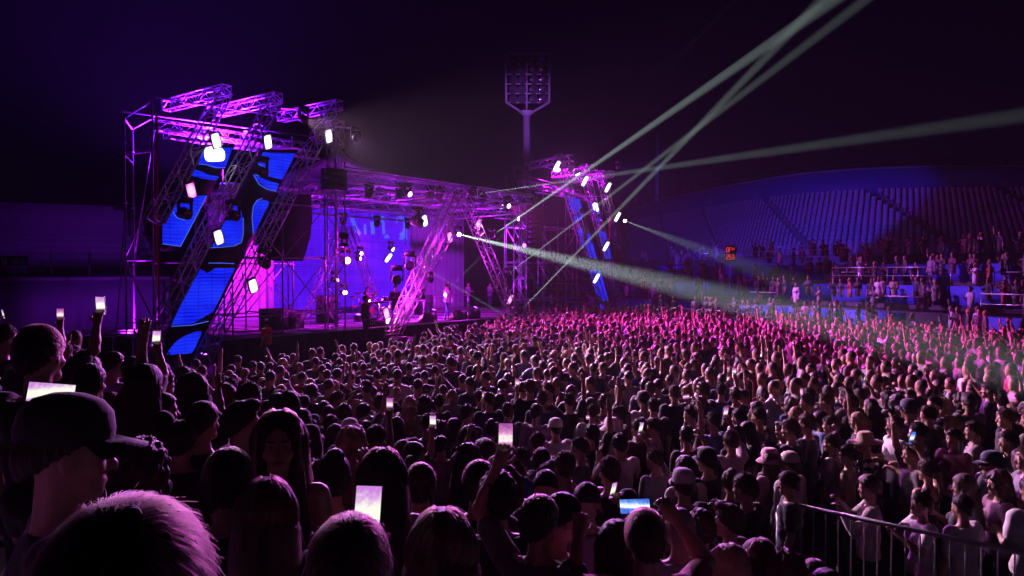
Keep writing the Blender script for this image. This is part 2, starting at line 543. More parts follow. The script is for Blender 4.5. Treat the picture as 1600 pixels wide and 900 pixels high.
for n_, z_, w_ in ((-0.15, 7.68, 0.42), (-2.6, 7.35, 0.45), (-5.2, 7.15, 0.45), (-8.0, 7.0, 0.45), (-10.0, 7.2, 0.4)):
    rel(truss_mb(W(4.9, n_, z_), W(18.9, n_, z_), w_, rc=0.03, rb=0.016, bay=0.55).build('cross_truss', alu), roof)
for s_ in (5.35, 18.4):
    rel(truss_mb(W(s_, -0.4, 7.2), W(s_, -10.2, 7.0), 0.42, bay=0.55).build('side_truss', alu), roof)
for i in range(4):
    s_ = 7.6 + i * 3.0
    rel(truss_mb(W(s_, -0.2, 7.4), W(s_ + 0.3, -9.8, 7.3), 0.3, bay=0.5).build('rafter_truss', alu), roof)
rel(MB().tube(W(5.2, 0.16, 8.0), W(18.6, 0.16, 7.98), 0.035).build('front_rail', alu), roof)
# low rafters between roof and wing (head truss of the near wing)
wing_truss = truss_mb(W(1.4, -2.6, 7.0), W(4.9, -2.6, 7.05), 0.4).build('cross_truss', alu); rel(wing_truss, roof)
wing_truss = truss_mb(W(18.9, -2.6, 7.05), W(22.4, -2.6, 7.0), 0.4).build('cross_truss', alu); rel(wing_truss, roof)

def a_frame(sl, sa, sr, n, z0, z1, w, label, double=False):
    a = empty('lattice_gable', W(sa, n, z0))
    tag(a, label, 'truss', 'A-shaped lattice frames on the stage')
    rel(truss_mb(W(sl, n, z0), W(sa - 0.25, n, z1), w, side=N3, rc=0.03, rb=0.015).build('leaning_truss', alu), a)
    rel(truss_mb(W(sr, n, z0), W(sa + 0.25, n, z1), w, side=N3, rc=0.03, rb=0.015).build('leaning_truss', alu), a)
    if double:
        rel(truss_mb(W(sl + 0.75, n - 0.5, z0), W(sa - 0.15 + 0.35, n - 0.5, z1 - 1.2), w, side=N3, rc=0.03, rb=0.015).build('leaning_truss', alu), a)
    for s_ in (sl, sr):
        rel(box_sn(MB(), s_ - 0.4, s_ + 0.4, n - 0.4, n + 0.4, z0 - 0.05, z0).build('base_plate', black_metal), a)
    return a
a_frame(7.55, 12.1, 16.75, 0.35, 1.0, 7.5, 0.42, 'large A-shaped lattice truss at the front centre of the stage', True)
a_frame(8.6, 11.3, 13.6, -6.9, DECK + 0.05, 6.1, 0.34, 'smaller magenta-lit A-shaped truss behind the drum kit')
# foot blocks of the front frame stand on the ground in front of the deck
# ------------------------------------------------------------------ wing scaffolds either side of the stage
def wing(side, label):
    c = empty('wing_scaffold', mirror(W(3.0, -2.5, 0), side))
    tag(c, label, 'scaffold', 'scaffold wings beside the stage')
    P = lambda s, n, z: mirror(W(s, n, z), side)
    S_, N_ = (0.7, 2.9, 5.0), (-0.9, -3.4)
    for s_ in S_:
        for n_ in N_:
            mb = MB().tube(P(s_, n_, DECK + 0.04), P(s_, n_, 6.9), 0.032, 8).tube(P(s_, n_, DECK), P(s_, n_, DECK + 0.04), 0.08, 8)
            for q_ in (2.0, 4.3, 6.4): mb.tube(P(s_, n_, q_ - 0.03), P(s_, n_, q_ + 0.03), 0.05, 8)
            rel(mb.build('post', steel), c)
    for z_ in (2.0, 4.25, 6.4):
        for n_ in N_:
            rel(MB().tube(P(0.7, n_, z_), P(5.0, n_, z_), 0.028).build('ledger', steel), c)
        for s_ in S_:
            rel(MB().tube(P(s_, -0.9, z_ + 0.06), P(s_, -3.4, z_ + 0.06), 0.028).build('ledger', steel), c)
    for n_ in N_:
        for a, b in (((0.7, 2.0), (2.9, 4.25)), ((2.9, 4.25), (5.0, 2.0)), ((2.9, 2.0), (5.0, 4.25)), ((0.7, 6.4), (2.9, 4.25)), ((2.9, 4.25), (5.0, 6.4))):
            rel(MB().tube(P(a[0], n_ + 0.06, a[1]), P(b[0], n_ + 0.06, b[1]), 0.024).build('brace', steel), c)
wing(1, 'braced scaffold wing between left tower and stage')
wing(-1, 'braced scaffold wing between the roof tower and right screen tower')

# black banner with a curved edge on the near wing
pts = [(402, 300), (486, 304), (488, 340), (485, 370), (478, 395), (473, 408), (430, 408), (418, 404), (408, 392), (402, 380)]
bn = MB().prism([on(x, y, -1.3) for x, y in pts], -N3 * 0.02).build('black_banner', black_cloth)
tag(bn, 'plain black banner with a curved edge hanging on the near scaffold wing', 'banner')

# ------------------------------------------------------------------ big rear screen with faint line graphics
scr = empty('rear_screen', W(13.4, -9.4, DECK))
tag(scr, 'wide blue video screen with faint pale line drawing behind the performers', 'screen')
led_rear = led('led_rear_image', (0.05, 0.001, 0.5), (0.10, 0.006, 0.95), 0.35, 1.0)
led_line = glow('led_rear_line', (0.05, 0.10, 1.0), 0.9)
cab = 1.0
for i in range(10):
    for j in range(6):
        s_ = 8.6 + i * cab; z_ = DECK + 0.35 + j * 0.95
        rel(box_sn(MB(), s_ + 0.0008, s_ + cab - 0.0008, -9.52, -9.42, z_ + 0.0008, z_ + 0.9492).build('panel', led_rear), scr)
R = lambda pts: [on(x, y, -9.41) for x, y in pts]
def stroke(pts, w):
    Q = np.array(R(pts)); d = np.gradient(Q, axis=0); d /= np.linalg.norm(d, axis=1)[:, None]
    sdir = np.cross(d, N3); V = np.concatenate([Q - sdir * w / 2, Q + sdir * w / 2]); k = len(Q)
    mb = MB(); mb.add(np.concatenate([V, V + N3 * 0.004]), [(i, i + 1, k + i + 1, k + i) for i in range(k - 1)] + [(2 * k + i, 3 * k + i, 3 * k + i + 1, 2 * k + i + 1) for i in range(k - 1)])
    rel(mb.build('drawn_line', led_line), scr)
stroke([(549, 338), (552, 347), (556, 357), (560, 363), (563, 366)], 0.28)
stroke([(581, 346), (582, 356), (583, 366)], 0.3)
stroke([(581, 339), (590, 340), (596, 343), (599, 348), (599, 356), (600, 366)], 0.22)
stroke([(570, 350), (571, 366)], 0.2)
stroke([(593, 338), (600, 340), (606, 344)], 0.16)
stroke([(618, 346), (624, 341), (631, 342)], 0.25)
stroke([(633, 340), (634, 352), (632, 364), (626, 370)], 0.4)
stroke([(601, 372), (605, 368), (607, 372)], 0.2)
stroke([(624, 373), (636, 370), (635, 375)], 0.18)
# ------------------------------------------------------------------ lighting fixtures
def hot_face(name, core, rim, s_core, s_rim):
    """lamp face that is brightest in the middle; the tinted rim imitates soft glare"""
    m, nt, b = nodes(name)
    tc = nt.nodes.new('ShaderNodeTexCoord'); sub = nt.nodes.new('ShaderNodeVectorMath'); sub.operation = 'SUBTRACT'; sub.inputs[1].default_value = (0.5, 0.5, 0.5)
    ln = nt.nodes.new('ShaderNodeVectorMath'); ln.operation = 'LENGTH'
    nt.links.new(tc.outputs['Generated'], sub.inputs[0]); nt.links.new(sub.outputs[0], ln.inputs[0])
    mr = nt.nodes.new('ShaderNodeMapRange'); mr.interpolation_type = 'SMOOTHSTEP'; mr.inputs[1].default_value = 0.22; mr.inputs[2].default_value = 0.72
    nt.links.new(ln.outputs['Value'], mr.inputs[0])
    mx = nt.nodes.new('ShaderNodeMix'); mx.data_type = 'RGBA'; mx.inputs[6].default_value = (*[c_ * s_core for c_ in core], 1); mx.inputs[7].default_value = (*[c_ * s_rim for c_ in rim], 1)  # rim tint put into the emission colour to look like glare
    nt.links.new(mr.outputs[0], mx.inputs[0]); nt.links.new(mx.outputs[2], b.inputs['Emission Color']); b.inputs['Emission Strength'].default_value = 1.0
    b.inputs['Base Color'].default_value = (0.02, 0.02, 0.02, 1); m.cycles.emission_sampling = 'NONE'
    return m
face_white = hot_face('lamp_face_white', (1.0, 0.98, 1.0), (0.62, 0.36, 1.0), 3.0, 0.55)
face_mag = hot_face('lamp_face_magenta', (1.0, 0.35, 0.95), (1.0, 0.02, 0.75), 1.8, 0.7)
lens_white = glow('lens_white', (0.85, 1.0, 0.97), 14.0)
lens_mag = glow('lens_magenta', (1.0, 0.35, 0.9), 14.0)
lens_off = pbr('lens_dark', (0.03, 0.03, 0.05), 0.1, 0, 0.1)

def lamp(kind, name, loc, direction, power, color, parent, **k):
    L = bpy.data.lights.new(name, kind)
    L.energy = power
    L.color = color
    for a, v in k.items(): setattr(L, a, v)
    o = bpy.data.objects.new(name, L)
    C.objects.link(o)
    aim(o, loc, direction)
    rel(o, parent)
    return o

def strobe(pos, direction, roll, label, color='white', power=250.0, w=0.27, h=0.52, spread=1.5):
    """flat panel blinder: finned housing, glowing face, yoke"""
    pos = np.asarray(pos, float); d = np.asarray(direction, float); d /= np.linalg.norm(d)
    B = basis(d)                                   # x right, y forward, z up
    cr, sr = math.cos(roll), math.sin(roll)
    X = B[:, 0] * cr + B[:, 2] * sr; Z = -B[:, 0] * sr + B[:, 2] * cr
    Rm = np.stack([X, B[:, 1], Z], 1)
    r = empty('strobe_light', tuple(pos))
    tag(r, label, 'strobe light', 'flat strobe panels')
    mb = MB().box(pos - d * 0.06, (w + 0.06, 0.10, h + 0.06), Rm)
    for i in range(5):
        mb.box(pos - d * 0.125 + X * (i - 2) * w / 5, (0.012, 0.05, h), Rm)
    rel(mb.build('housing', black_metal), r)
    rel(MB().box(pos - d * 0.004, (w, 0.012, h), Rm).build('lamp_face', face_white if color == 'white' else face_mag), r)
    yk = MB()
    for sgn in (-1, 1):
        yk.tube(pos - d * 0.06 + X * sgn * (w / 2 + 0.05), pos - d * 0.22 + X * sgn * (w / 2 + 0.05), 0.014)
    yk.tube(pos - d * 0.22 - X * (w / 2 + 0.05), pos - d * 0.22 + X * (w / 2 + 0.05), 0.014)
    rel(yk.build('yoke', black_metal), r)
    if power:
        lamp('AREA', 'strobe_glow', pos + d * 0.02, d, power, (0.92, 0.6, 1.0) if color == 'white' else (1.0, 0.12, 0.85), r,
             shape='RECTANGLE', size=w, size_y=h, spread=spread)
    return r

def moving_head(pos, direction, label, lens, group='moving head lamps', hang=True, spot=None, scale=1.0):
    """base, U-shaped yoke, barrel head, lens; spot = dict(power, color, size deg, blend)"""
    pos = np.asarray(pos, float); d = np.asarray(direction, float); d /= np.linalg.norm(d)
    k = scale
    r = empty('moving_head_light', tuple(pos))
    tag(r, label, 'stage lamp', group)
    B = basis(d)
    Rl = np.stack([B[:, 0], B[:, 2], B[:, 1]], 1)      # lathe axis z -> direction
    head = MB().lathe([(0.001, -0.2 * k), (0.11 * k, -0.2 * k), (0.15 * k, -0.1 * k), (0.155 * k, 0.1 * k), (0.14 * k, 0.17 * k), (0.125 * k, 0.175 * k), (0.12 * k, 0.16 * k)], 16, pos, Rl)
    rel(head.build('head', black_metal, smooth=True), r)
    rel(MB().lathe([(0.118 * k, 0.16 * k), (0.08 * k, 0.172 * k), (0.001, 0.178 * k)], 16, pos, Rl).build('lens', lens, smooth=True), r)
    up = 1 if hang else -1
    X = B[:, 0]
    yk = MB()
    top = pos + Z3 * up * 0.3 * k
    for sgn in (-1, 1):
        yk.box(pos + X * sgn * 0.185 * k + Z3 * up * 0.13 * k, (0.045 * k, 0.1 * k, 0.36 * k), np.stack([X, np.cross(Z3, X), Z3], 1))
    yk.box(top, (0.42 * k, 0.12 * k, 0.05 * k), np.stack([X, np.cross(Z3, X), Z3], 1))
    rel(yk.build('yoke', black_metal), r)
    rel(MB().box(top + Z3 * up * 0.09 * k, (0.34 * k, 0.3 * k, 0.13 * k), np.stack([X, np.cross(Z3, X), Z3], 1)).build('base', black_metal), r)
    if spot:
        lamp('SPOT', 'lamp_beam', pos + d * 0.2 * k, d, spot['power'], spot['color'], r, spot_size=rad(spot['size']), spot_blend=spot.get('blend', 0.5),
             shadow_soft_size=spot.get('soft', 0.05))
    return r

OUT = N3 * 0.93 - Z3 * 0.42                    # out over the crowd, slightly down
lean = rad(-24)
SP = 70.0
on_left = [((338, 220), 'white', 'topmost white strobe above the white blob screen, left tower'),
           ((419, 222), 'white', 'white strobe at the head of the middle leaning truss, left tower'),
           ((514, 213), 'white', 'white strobe with drifting smoke at the inner top corner, left tower'),
           ((299, 298), 'mag', 'magenta strobe glowing between the two blue images, left tower'),
           ((342, 371), 'white', 'white strobe in front of the curved blue image, left tower'),
           ((396, 447), 'white', 'lowest white strobe in the left tower, below the black banner')]
for i, ((x, y), colr, lab) in enumerate(on_left):
    strobe(on(x, y, 0.62), OUT + U3 * random.Random(x).uniform(-.15, .15), lean, lab, colr, SP * (2.0, 0, 1.0, 0.8, 0, 1.6)[i])
on_right = [((870, 260), 'top white strobe on the innermost leaning truss, right tower'), ((914, 283), 'white strobe above the white blob screen, right tower'),
            ((950, 293), 'white strobe on the outer truss level with the crossing beam, right tower'), ((965, 339), 'white strobe lowest on the outer truss, right tower'),
            ((947, 385), 'white strobe at the foot of the short blue screen, right tower'), ((932, 435), 'lowest white strobe in the long blue screen, right tower')]
for i, ((x, y), lab) in enumerate(on_right):
    strobe(on(x, y, 0.62), OUT - U3 * 0.25, rad(16), lab, 'white', SP * (0, 1.4, 0, 0, 1.4, 0)[i], 0.28, 0.66)
on_stage = [((747, 350), 0.0, 'mag', rad(14), 'magenta strobe hung right of the A-shaped truss'),
            ((664, 345), 0.6, 'white', lean, 'narrow white strobe beside the white flare on the A-shaped truss'),
            ((703, 371), -0.2, 'mag', lean, 'pink strobe on the rear leg of the A-shaped truss'),
            ((607, 403), -5.5, 'white', rad(28), 'white strobe in front of the blue rear screen'),
            ((797, 468), 0.3, 'mag', rad(14), 'pink strobe standing by the right foot of the A-shaped truss'),
            ((604, 490), 0.7, 'mag', lean, 'pink strobe at the left foot of the A-shaped truss'),
            ((787, 322), -3.0, 'white', rad(60), 'small tilted strobe under the roof beside the right tower')]
for i, ((x, y), n_, colr, rl, lab) in enumerate(on_stage):
    strobe(on(x, y, n_), OUT - U3 * 0.3, rl, lab, colr, SP * (0.8, 0, 0, 0, 0, 0.8, 0)[i], 0.22, 0.55)

# ---- beam lamps: source pixel, plane, far pixel and its depth
BEAM = (0.78, 1.0, 0.94)
beams = [((740, 304), 0.3, (1240, 232), 54, 1.8, 1700, 'beam lamp under the roof edge sending the highest level ray'),
         ((768, 369), 0.4, (1200, 70), 58, 2.0, 3800, 'beam lamp on the A-shaped truss sending the widest ray skyward'),
         ((791, 430), 0.5, (1010, 262), 47, 1.5, 2600, 'beam lamp halfway down the truss leg with a slanting ray'),
         ((813, 486), 0.6, (1085, 205), 48, 1.7, 3000, 'beam lamp standing low at the truss foot with a long ray'),
         ((716, 366), 0.3, (1190, 478), 16, 2.2, 1100, 'beam lamp on the truss leg sending a ray down over the terrace'),
         ((611, 388), -4.5, (760, 476), 37, 1.3, 700, 'beam lamp in front of the rear screen aiming at the performer'),
         ((672, 437), 0.0, (690, 455), 36.2, 2.2, 110, 'short beam lamp on the truss just above the performer'),
         ((660, 464), -1.0, (697, 471), 36.2, 2.2, 70, 'low beam lamp over the equipment table'),
         ((976, 345), 0.2, (1165, 415), 22, 1.3, 220, 'faint beam lamp on the outermost truss of the right tower'),
         ((700, 452), -3.0, (756, 396), 41, 1.4, 700, 'beam lamp behind the performer with a faint rising ray'),
         ((652, 347), 0.6, (690, 362), 33.5, 9.0, 0, 'dazzling white beam lamp flaring towards the camera')]
for (sx, sy), n_, (ex, ey), ed, size, pw, lab in beams:
    a = on(sx, sy, n_); b = at(ex, ey, ed)
    moving_head(a, b - a, lab, lens_white, spot=dict(power=pw * 16000, color=BEAM, size=size, blend=1.0, soft=0.003) if pw else None, scale=0.85 if pw else 1.5)
# ---- magenta wash lamps
MAG = (1.0, 0.05, 0.8)
wash = [((540, 407), -3.2, 1.3, 'largest magenta wash lamp on the near wing'), ((560, 404), -5.5, 0.8, 'lower of the paired magenta wash lamps'),
        ((563, 396), -5.5, 0.8, 'upper of the paired magenta wash lamps'), ((523, 437), -2.5, 0.9, 'magenta wash lamp halfway up the near roof tower'),
        ((537, 457), -2.5, 0.9, 'lower magenta wash lamp beside the near roof tower'), ((574, 471), -4.5, 0.8, 'magenta wash lamp behind the drum kit'),
        ((600, 500), -0.3, 1.2, 'magenta wash lamp flaring on the stage floor by the truss foot')]
for i, ((x, y), n_, sc_, lab) in enumerate(wash):
    a = on(x, y, n_)
    dd = N3 * 0.9 + U3 * (0.25 if i % 2 else -0.25) - Z3 * 0.02
    moving_head(a, dd, lab, lens_mag, 'magenta wash lamps', hang=(i not in (5, 6)), spot=dict(power=4500, color=MAG, size=95, blend=0.9, soft=0.12) if i in (0, 3, 5, 6) else None, scale=sc_)
# ---- dark lamps hanging from the roof trusses; some throw violet and blue onto the stage
VIO = (0.35, 0.01, 1.0); BLU = (0.06, 0.04, 1.0)
hung = [(577, 303), (624, 303), (672, 305), (688, 306), (716, 312), (735, 312), (753, 312)]
names = ['first', 'second', 'third', 'fourth', 'fifth', 'sixth', 'seventh']
for i, (x, y) in enumerate(hung):
    a = on(x, y, -0.15)
    tgt = W(6 + i * 2.0, -5.0, DECK)
    moving_head(a, tgt - a, names[i] + ' unlit-looking black lamp from the near roof corner, hung under the front truss', lens_off, 'black lamps under the roof edge', scale=1.05,
                spot=dict(power=6500, color=VIO if i == 3 else (0.75, 0.01, 0.95), size=80, blend=0.8) if i in (0, 3, 5) else None)
for i, s_ in enumerate((7, 9.5, 12, 14.5, 17)):
    a = W(s_, -8.0, 6.5)
    moving_head(a, W(s_, -10.6, 2.5) - a, names[i] + ' black lamp on the rear truss washing the backdrop blue', lens_off, 'black lamps on the rear truss', spot=dict(power=2000 if i == 1 else 2600, color=(0.2, 0.01, 1.0) if i == 1 else (0.42, 0.01, 1.0), size=120, blend=1.0) if i in (1, 3) else None)
for i, (x, y, n_) in enumerate(((409, 268, 0.2), (413, 411, 0.3), (365, 336, 0.35), (289, 333, 0.35))):
    a = on(x, y, n_)
    moving_head(a, N3 - Z3 * 0.4, ['black lamp at the upper blue image of the long screen', 'black lamp under the black banner on the leaning truss', 'black lamp in front of the curved blue image',
        'black lamp in front of the lower outer image'][i], lens_off, 'black lamps on the left tower', scale=1.2)
for i, (x, y, n_) in enumerate(((640, 415, 0.55), (620, 437, 0.55))):
    a = on(x, y, n_)
    moving_head(a, N3 - U3 - Z3 * 0.2, ['upper', 'lower'][i] + ' black lamp clamped on the left leg of the A-shaped truss', lens_off, 'black lamps on the A-shaped truss', scale=1.4)
# wing floods: blue and magenta light on the near wing backdrop
a = W(3.0, -2.0, 6.6); moving_head(a, W(4.0, -10.4, 3.5) - a, 'black flood lamp inside the near wing throwing blue', lens_off, 'wing flood lamps', spot=dict(power=6000, color=(0.28, 0.01, 1), size=100, blend=1.0))
a = W(21.5, -2.0, 6.6); moving_head(a, W(20.5, -10.4, 3.5) - a, 'black flood lamp inside the far wing throwing violet', lens_off, 'wing flood lamps', spot=dict(power=3200, color=(0.42, 0.01, 1), size=100, blend=1.0))
# crowd washes from the roof edge and the far tower
for i, (s_, z_, colr, pw, tx, sz) in enumerate(((8.5, 7.2, (1, 0.05, 0.75), 27000, (8, 24, 1), 62), (15.8, 7.2, (1, 0.05, 0.7), 27000, (10, 27, 1), 62), (20.6, 9.6, (0.8, 0.06, 0.9), 19000, (6, 20, 1), 70))):
    a = W(s_, 0.45, z_)
    moving_head(a, np.array(tx) - a, ['near', 'middle', 'far'][i] + ' crowd wash lamp on the roof edge throwing pink over the audience', lens_mag, 'crowd wash lamps', spot=dict(power=pw, color=colr, size=sz, blend=0.8, soft=0.06))
# blue lamp that washes the grandstand
a = W(26.5, 1.2, 10.3); b = at(1180, 345, 78)
moving_head(a, b - a, 'blue wash lamp on the far tower head lighting the empty grandstand', glow('lens_blue', (0.1, 0.1, 1), 4), 'grandstand wash lamps', spot=dict(power=17000, color=(0.08, 0.03, 1.0), size=46, blend=0.18))
# violet and pink lamps added to brighten the trusses
ups = [((0.5, -2.6, 0.4), (1.2, -0.2, 8.0), 3600, 80, 'added violet up-light inside the left tower foot'), ((-2.0, -3.2, 0.4), (-2.2, -0.8, 9.0), 2600, 80, 'added violet up-light by the outer posts of the left tower'),
       ((2.6, -2.9, 9.3), (1.0, 0.5, 9.6), 800, 150, 'added violet lamp in the head trusses of the left tower'), ((24.9, -2.6, 0.4), (24.4, -0.2, 8.0), 16000, 80, 'added violet up-light inside the right tower foot'),
       ((23.0, -2.9, 9.2), (25.0, 0.3, 9.8), 4000, 150, 'added violet lamp in the head trusses of the right tower'), ((5.4, -0.15, 5.2), (9.8, 0.35, 4.4), 2600, 70, 'pink lamp on the near roof tower aimed at the truss leg'), ((18.3, -0.15, 5.2), (14.6, 0.35, 4.6), 2600, 80, 'pink lamp on the far roof tower aimed at the truss leg'), ((9.0, -3.4, 1.5), (8.0, -2.0, 7.6), 2200, 110, 'added violet up-light on the floor left of the drum kit'),
       ((14.5, -3.6, 1.5), (14.5, -1.8, 7.6), 2200, 110, 'added violet up-light on the floor behind the performer'), ((18.0, -3.6, 1.5), (18.6, -1.0, 7.0), 2200, 110, 'added violet up-light by the far roof tower')]
for a, b, pw, sz, lab in ups:
    a = W(*a); b = W(*b)
    moving_head(a, b - a, lab, glow('lens_violet', (0.5, 0.1, 1.0), 5), 'added violet and pink lamps', hang=False, spot=dict(power=pw, color=(0.75, 0.008, 1.0) if 'pink' in lab or 'right tower' in lab else (0.42, 0.008, 1.0), size=sz, blend=0.9))
a = W(21.0, -2.0, 9.9); b = at(823, 175, 82)  # lamp added to light the floodlight mast violet
moving_head(a, b - a, 'added violet lamp on the far tower aimed at the floodlight mast', MATS['lens_violet'], 'added violet and pink lamps', spot=dict(power=42000, color=(0.45, 0.10, 1.0), size=15, blend=1.0))
a = W(0.6, -2.4, 6.8)  # hidden lamp added to colour the night sky indigo
moving_head(a, N3 * -0.15 - U3 * 0.1 + Z3 * 1.0, 'added indigo lamp hidden inside the near tower to tint the night fog', lens_off, 'added violet and pink lamps', hang=False, spot=dict(power=70000, color=(0.20, 0.006, 1.0), size=150, blend=0.8, soft=0.4))
# terrace wash: violet lamp added to brighten the terraces
a = W(22.0, 0.5, 9.7); b = TP_AIM = np.array([19.0, 36.0, 2.5])
moving_head(a, b - a, 'added violet lamp on the far tower washing the guest terraces', MATS['lens_violet'], 'grandstand wash lamps', spot=dict(power=16000, color=(0.6, 0.10, 1.0), size=60, blend=0.8))
a = W(12.0, -9.2, 5.0)
moving_head(W(7.0, -8.6, 5.2), W(7.4, -10.6, 3.6) - W(7.0, -8.6, 5.2), 'added magenta lamp washing the near end of the backdrop', lens_mag, 'magenta wash lamps', spot=dict(power=1600, color=(1.0, 0.01, 0.85), size=120, blend=1.0))  # lamp added to tint this end of the backdrop

# hard floods added in the leaning-screen towers to brighten the crowd
for i, (a, b, pw, sz, colr, lab) in enumerate(((W(2.1, 1.5, 9.3), (9.0, 9.5, 1.2), 36000, 38, (1.0, 0.52, 0.84), 'added white crowd flood at the head of the middle leaning truss'),
        (W(4.6, 1.5, 9.0), (0.0, 13.0, 1.2), 11000, 40, (0.8, 0.45, 1.0), 'added pale violet crowd flood at the inner top of the left tower'),
        (W(21.2, 1.3, 9.4), (-3.0, 9.0, 1.5), 30000, 32, (0.8, 0.25, 1.0), 'added violet crowd flood at the inner top of the right tower'))):
    moving_head(a, np.array(b) - a, lab, lens_off, 'crowd wash lamps', spot=dict(power=pw, color=colr, size=sz, blend=0.6, soft=0.06))
    rel(MB().tube(a + Z3 * 0.35, a + Z3 * 0.35 - N3 * 1.3 + Z3 * 0.2, 0.03).build('clamp_arm', steel), [o for o in C.objects if o.get('label') == lab][0])
# ------------------------------------------------------------------ grandstand (curved bowl on the far right)
def curve(pts, n):
    P = np.array(pts, float)
    t = np.linspace(0, len(P) - 1, n); out = []
    for q in t:
        i = min(int(q), len(P) - 2); f = q - i
        p0 = P[max(i - 1, 0)]; p1 = P[i]; p2 = P[i + 1]; p3 = P[min(i + 2, len(P) - 1)]
        out.append(0.5 * ((2 * p1) + (-p0 + p2) * f + (2 * p0 - 5 * p1 + 4 * p2 - p3) * f * f + (-p0 + 3 * p1 - 3 * p2 + p3) * f ** 3))
    return np.array(out)
def g(px, py, z):
    r = ray(px, py); t = (z - CAM_H) / r[2]; p = r * t + np.array([0, 0, CAM_H]); return p[:2]
Bc = curve([(12, 128), (17, 100), (23, 77), (30, 65), (44, 61.5), (62, 63), (80, 70)], 241)      # foot of the seating
Tc = curve([(13, 150), (20, 122), (28.5, 90.5), (36, 79), (52, 76), (71, 79), (92, 88)], 241)      # top wall
NR = 15
stand_concrete = pbr('stand_concrete', (0.25, 0.25, 0.27), 0.85, 0, 0.2, 0.8, 0.2, 10)
gs = empty('grandstand', (30, 65, 0))
tag(gs, 'curved stadium grandstand with empty seats rising behind the terraces', 'grandstand')
ns = len(Bc)
zrow = lambda k: 4.9 + 0.46 * k
fr = lambda k: 0.02 + 0.80 * k / NR
P3 = lambda xy, z: np.array([xy[0], xy[1], z])
for k in range(NR):
    mb = MB(); V = []
    a = Bc + (Tc - Bc) * fr(k); b = Bc + (Tc - Bc) * fr(k + 1)
    z0, z1 = zrow(k) - 0.46, zrow(k)
    for i in range(ns):
        V += [P3(a[i], z0), P3(a[i], z1), P3(b[i], z1)]
    mb.add(V, [(3 * i, 3 * i + 3, 3 * i + 4, 3 * i + 1) for i in range(ns - 1)] + [(3 * i + 1, 3 * i + 4, 3 * i + 5, 3 * i + 2) for i in range(ns - 1)])
    rel(mb.build('step', stand_concrete), gs)
# front wall, back wall, top beam
def ribbon(name, A, za, zb, mat, thick=0.25):
    c = A.mean(0); V = []
    inn = A - (A - np.array([-5, 60])) / np.linalg.norm(A - np.array([-5, 60]), axis=1)[:, None] * thick
    for i in range(len(A)):
        V += [P3(inn[i], za), P3(inn[i], zb), P3(A[i], zb), P3(A[i], za)]
    q_ = []
    for i in range(len(A) - 1):
        for j in range(4):
            q_.append((4 * i + j, 4 * i + 4 + j, 4 * i + 4 + (j + 1) % 4, 4 * i + (j + 1) % 4))
    m = MB(); m.add(V, q_)
    return rel(m.build(name, mat), gs)
ribbon('front_wall', Bc + (Tc - Bc) * 0.018, 0.0, 5.3, stand_concrete)
blue_wall = pbr('blue_painted_wall', (0.10, 0.13, 0.35), 0.6, 0, 0.2, 0.7)
Wc = Bc + (Tc - Bc) * 0.86
ribbon('back_wall', Wc, zrow(NR - 1) - 0.5, 14.1, blue_wall)
ribbon('capping_beam', Wc, 14.15, 14.4, stand_concrete, 0.35)
mb = MB()
for i in range(0, ns - 1, 4):
    mb.tube(P3(Wc[i], 14.4), P3(Wc[i], 15.2), 0.05, 5)
for z_ in (14.8, 15.2):
    for i in range(0, ns - 4, 4): mb.tube(P3(Wc[i], z_), P3(Wc[i + 4], z_), 0.05, 5)
rel(mb.build('roof_railing', black_metal), gs)
mb = MB(); Fc = Bc + (Tc - Bc) * 0.01
for i in range(0, ns - 1, 1):
    for f in np.arange(0, 1, 0.34):
        p = Fc[i] + (Fc[i + 1] - Fc[i]) * f
        if p[0] > 20: mb.tube(P3(p, 5.3), P3(p, 6.2), 0.018, 4, cap=False)
for i in range(0, ns - 1): mb.tube(P3(Fc[i], 6.2), P3(Fc[i + 1], 6.2), 0.03, 4)
rel(mb.build('front_railing', alu), gs)

# seats: shell with a folded rounded back
seat_mat = pbr('seat_plastic', (0.55, 0.57, 0.68), 0.4, 0, 0.15, 2)
def seat_shape():
    w, out = 0.22, []
    prof = [(0.20, 0.40, 0.9), (0.0, 0.38, 1.0), (-0.17, 0.42, 1.0), (-0.22, 0.60, 1.0), (-0.25, 0.76, 0.92), (-0.255, 0.82, 0.7)]
    V = []; 
    for y, z, sc_ in prof:
        V += [(-w * sc_, y + 0.02, z + 0.02), (0, y - 0.01, z - 0.01), (w * sc_, y + 0.02, z + 0.02)]
    q_ = []
    for i in range(len(prof) - 1):
        for j in range(2):
            q_.append((3 * i + j, 3 * i + j + 1, 3 * i + 4 + j, 3 * i + 3 + j))
    k = len(V)
    V2 = V + [(x, y - 0.02, z - 0.025) for x, y, z in V]
    q_ += [tuple(reversed([a + k for a in f])) for f in list(q_)]
    n = len(prof)
    for i in range(n - 1):
        q_ += [(3 * i, 3 * i + 3, k + 3 * i + 3, k + 3 * i), (3 * i + 5, 3 * i + 2, k + 3 * i + 2, k + 3 * i + 5)]
    return np.array(V2), q_
sV, sQ = seat_shape()
sM = MB(); sM.add(sV, sQ); sM.box((0, -0.08, 0.2), (0.06, 0.2, 0.4))
seat_me = mesh_np('stadium_seat', np.concatenate(sM.V), sM.Q, None, False, [seat_mat])
spots = []
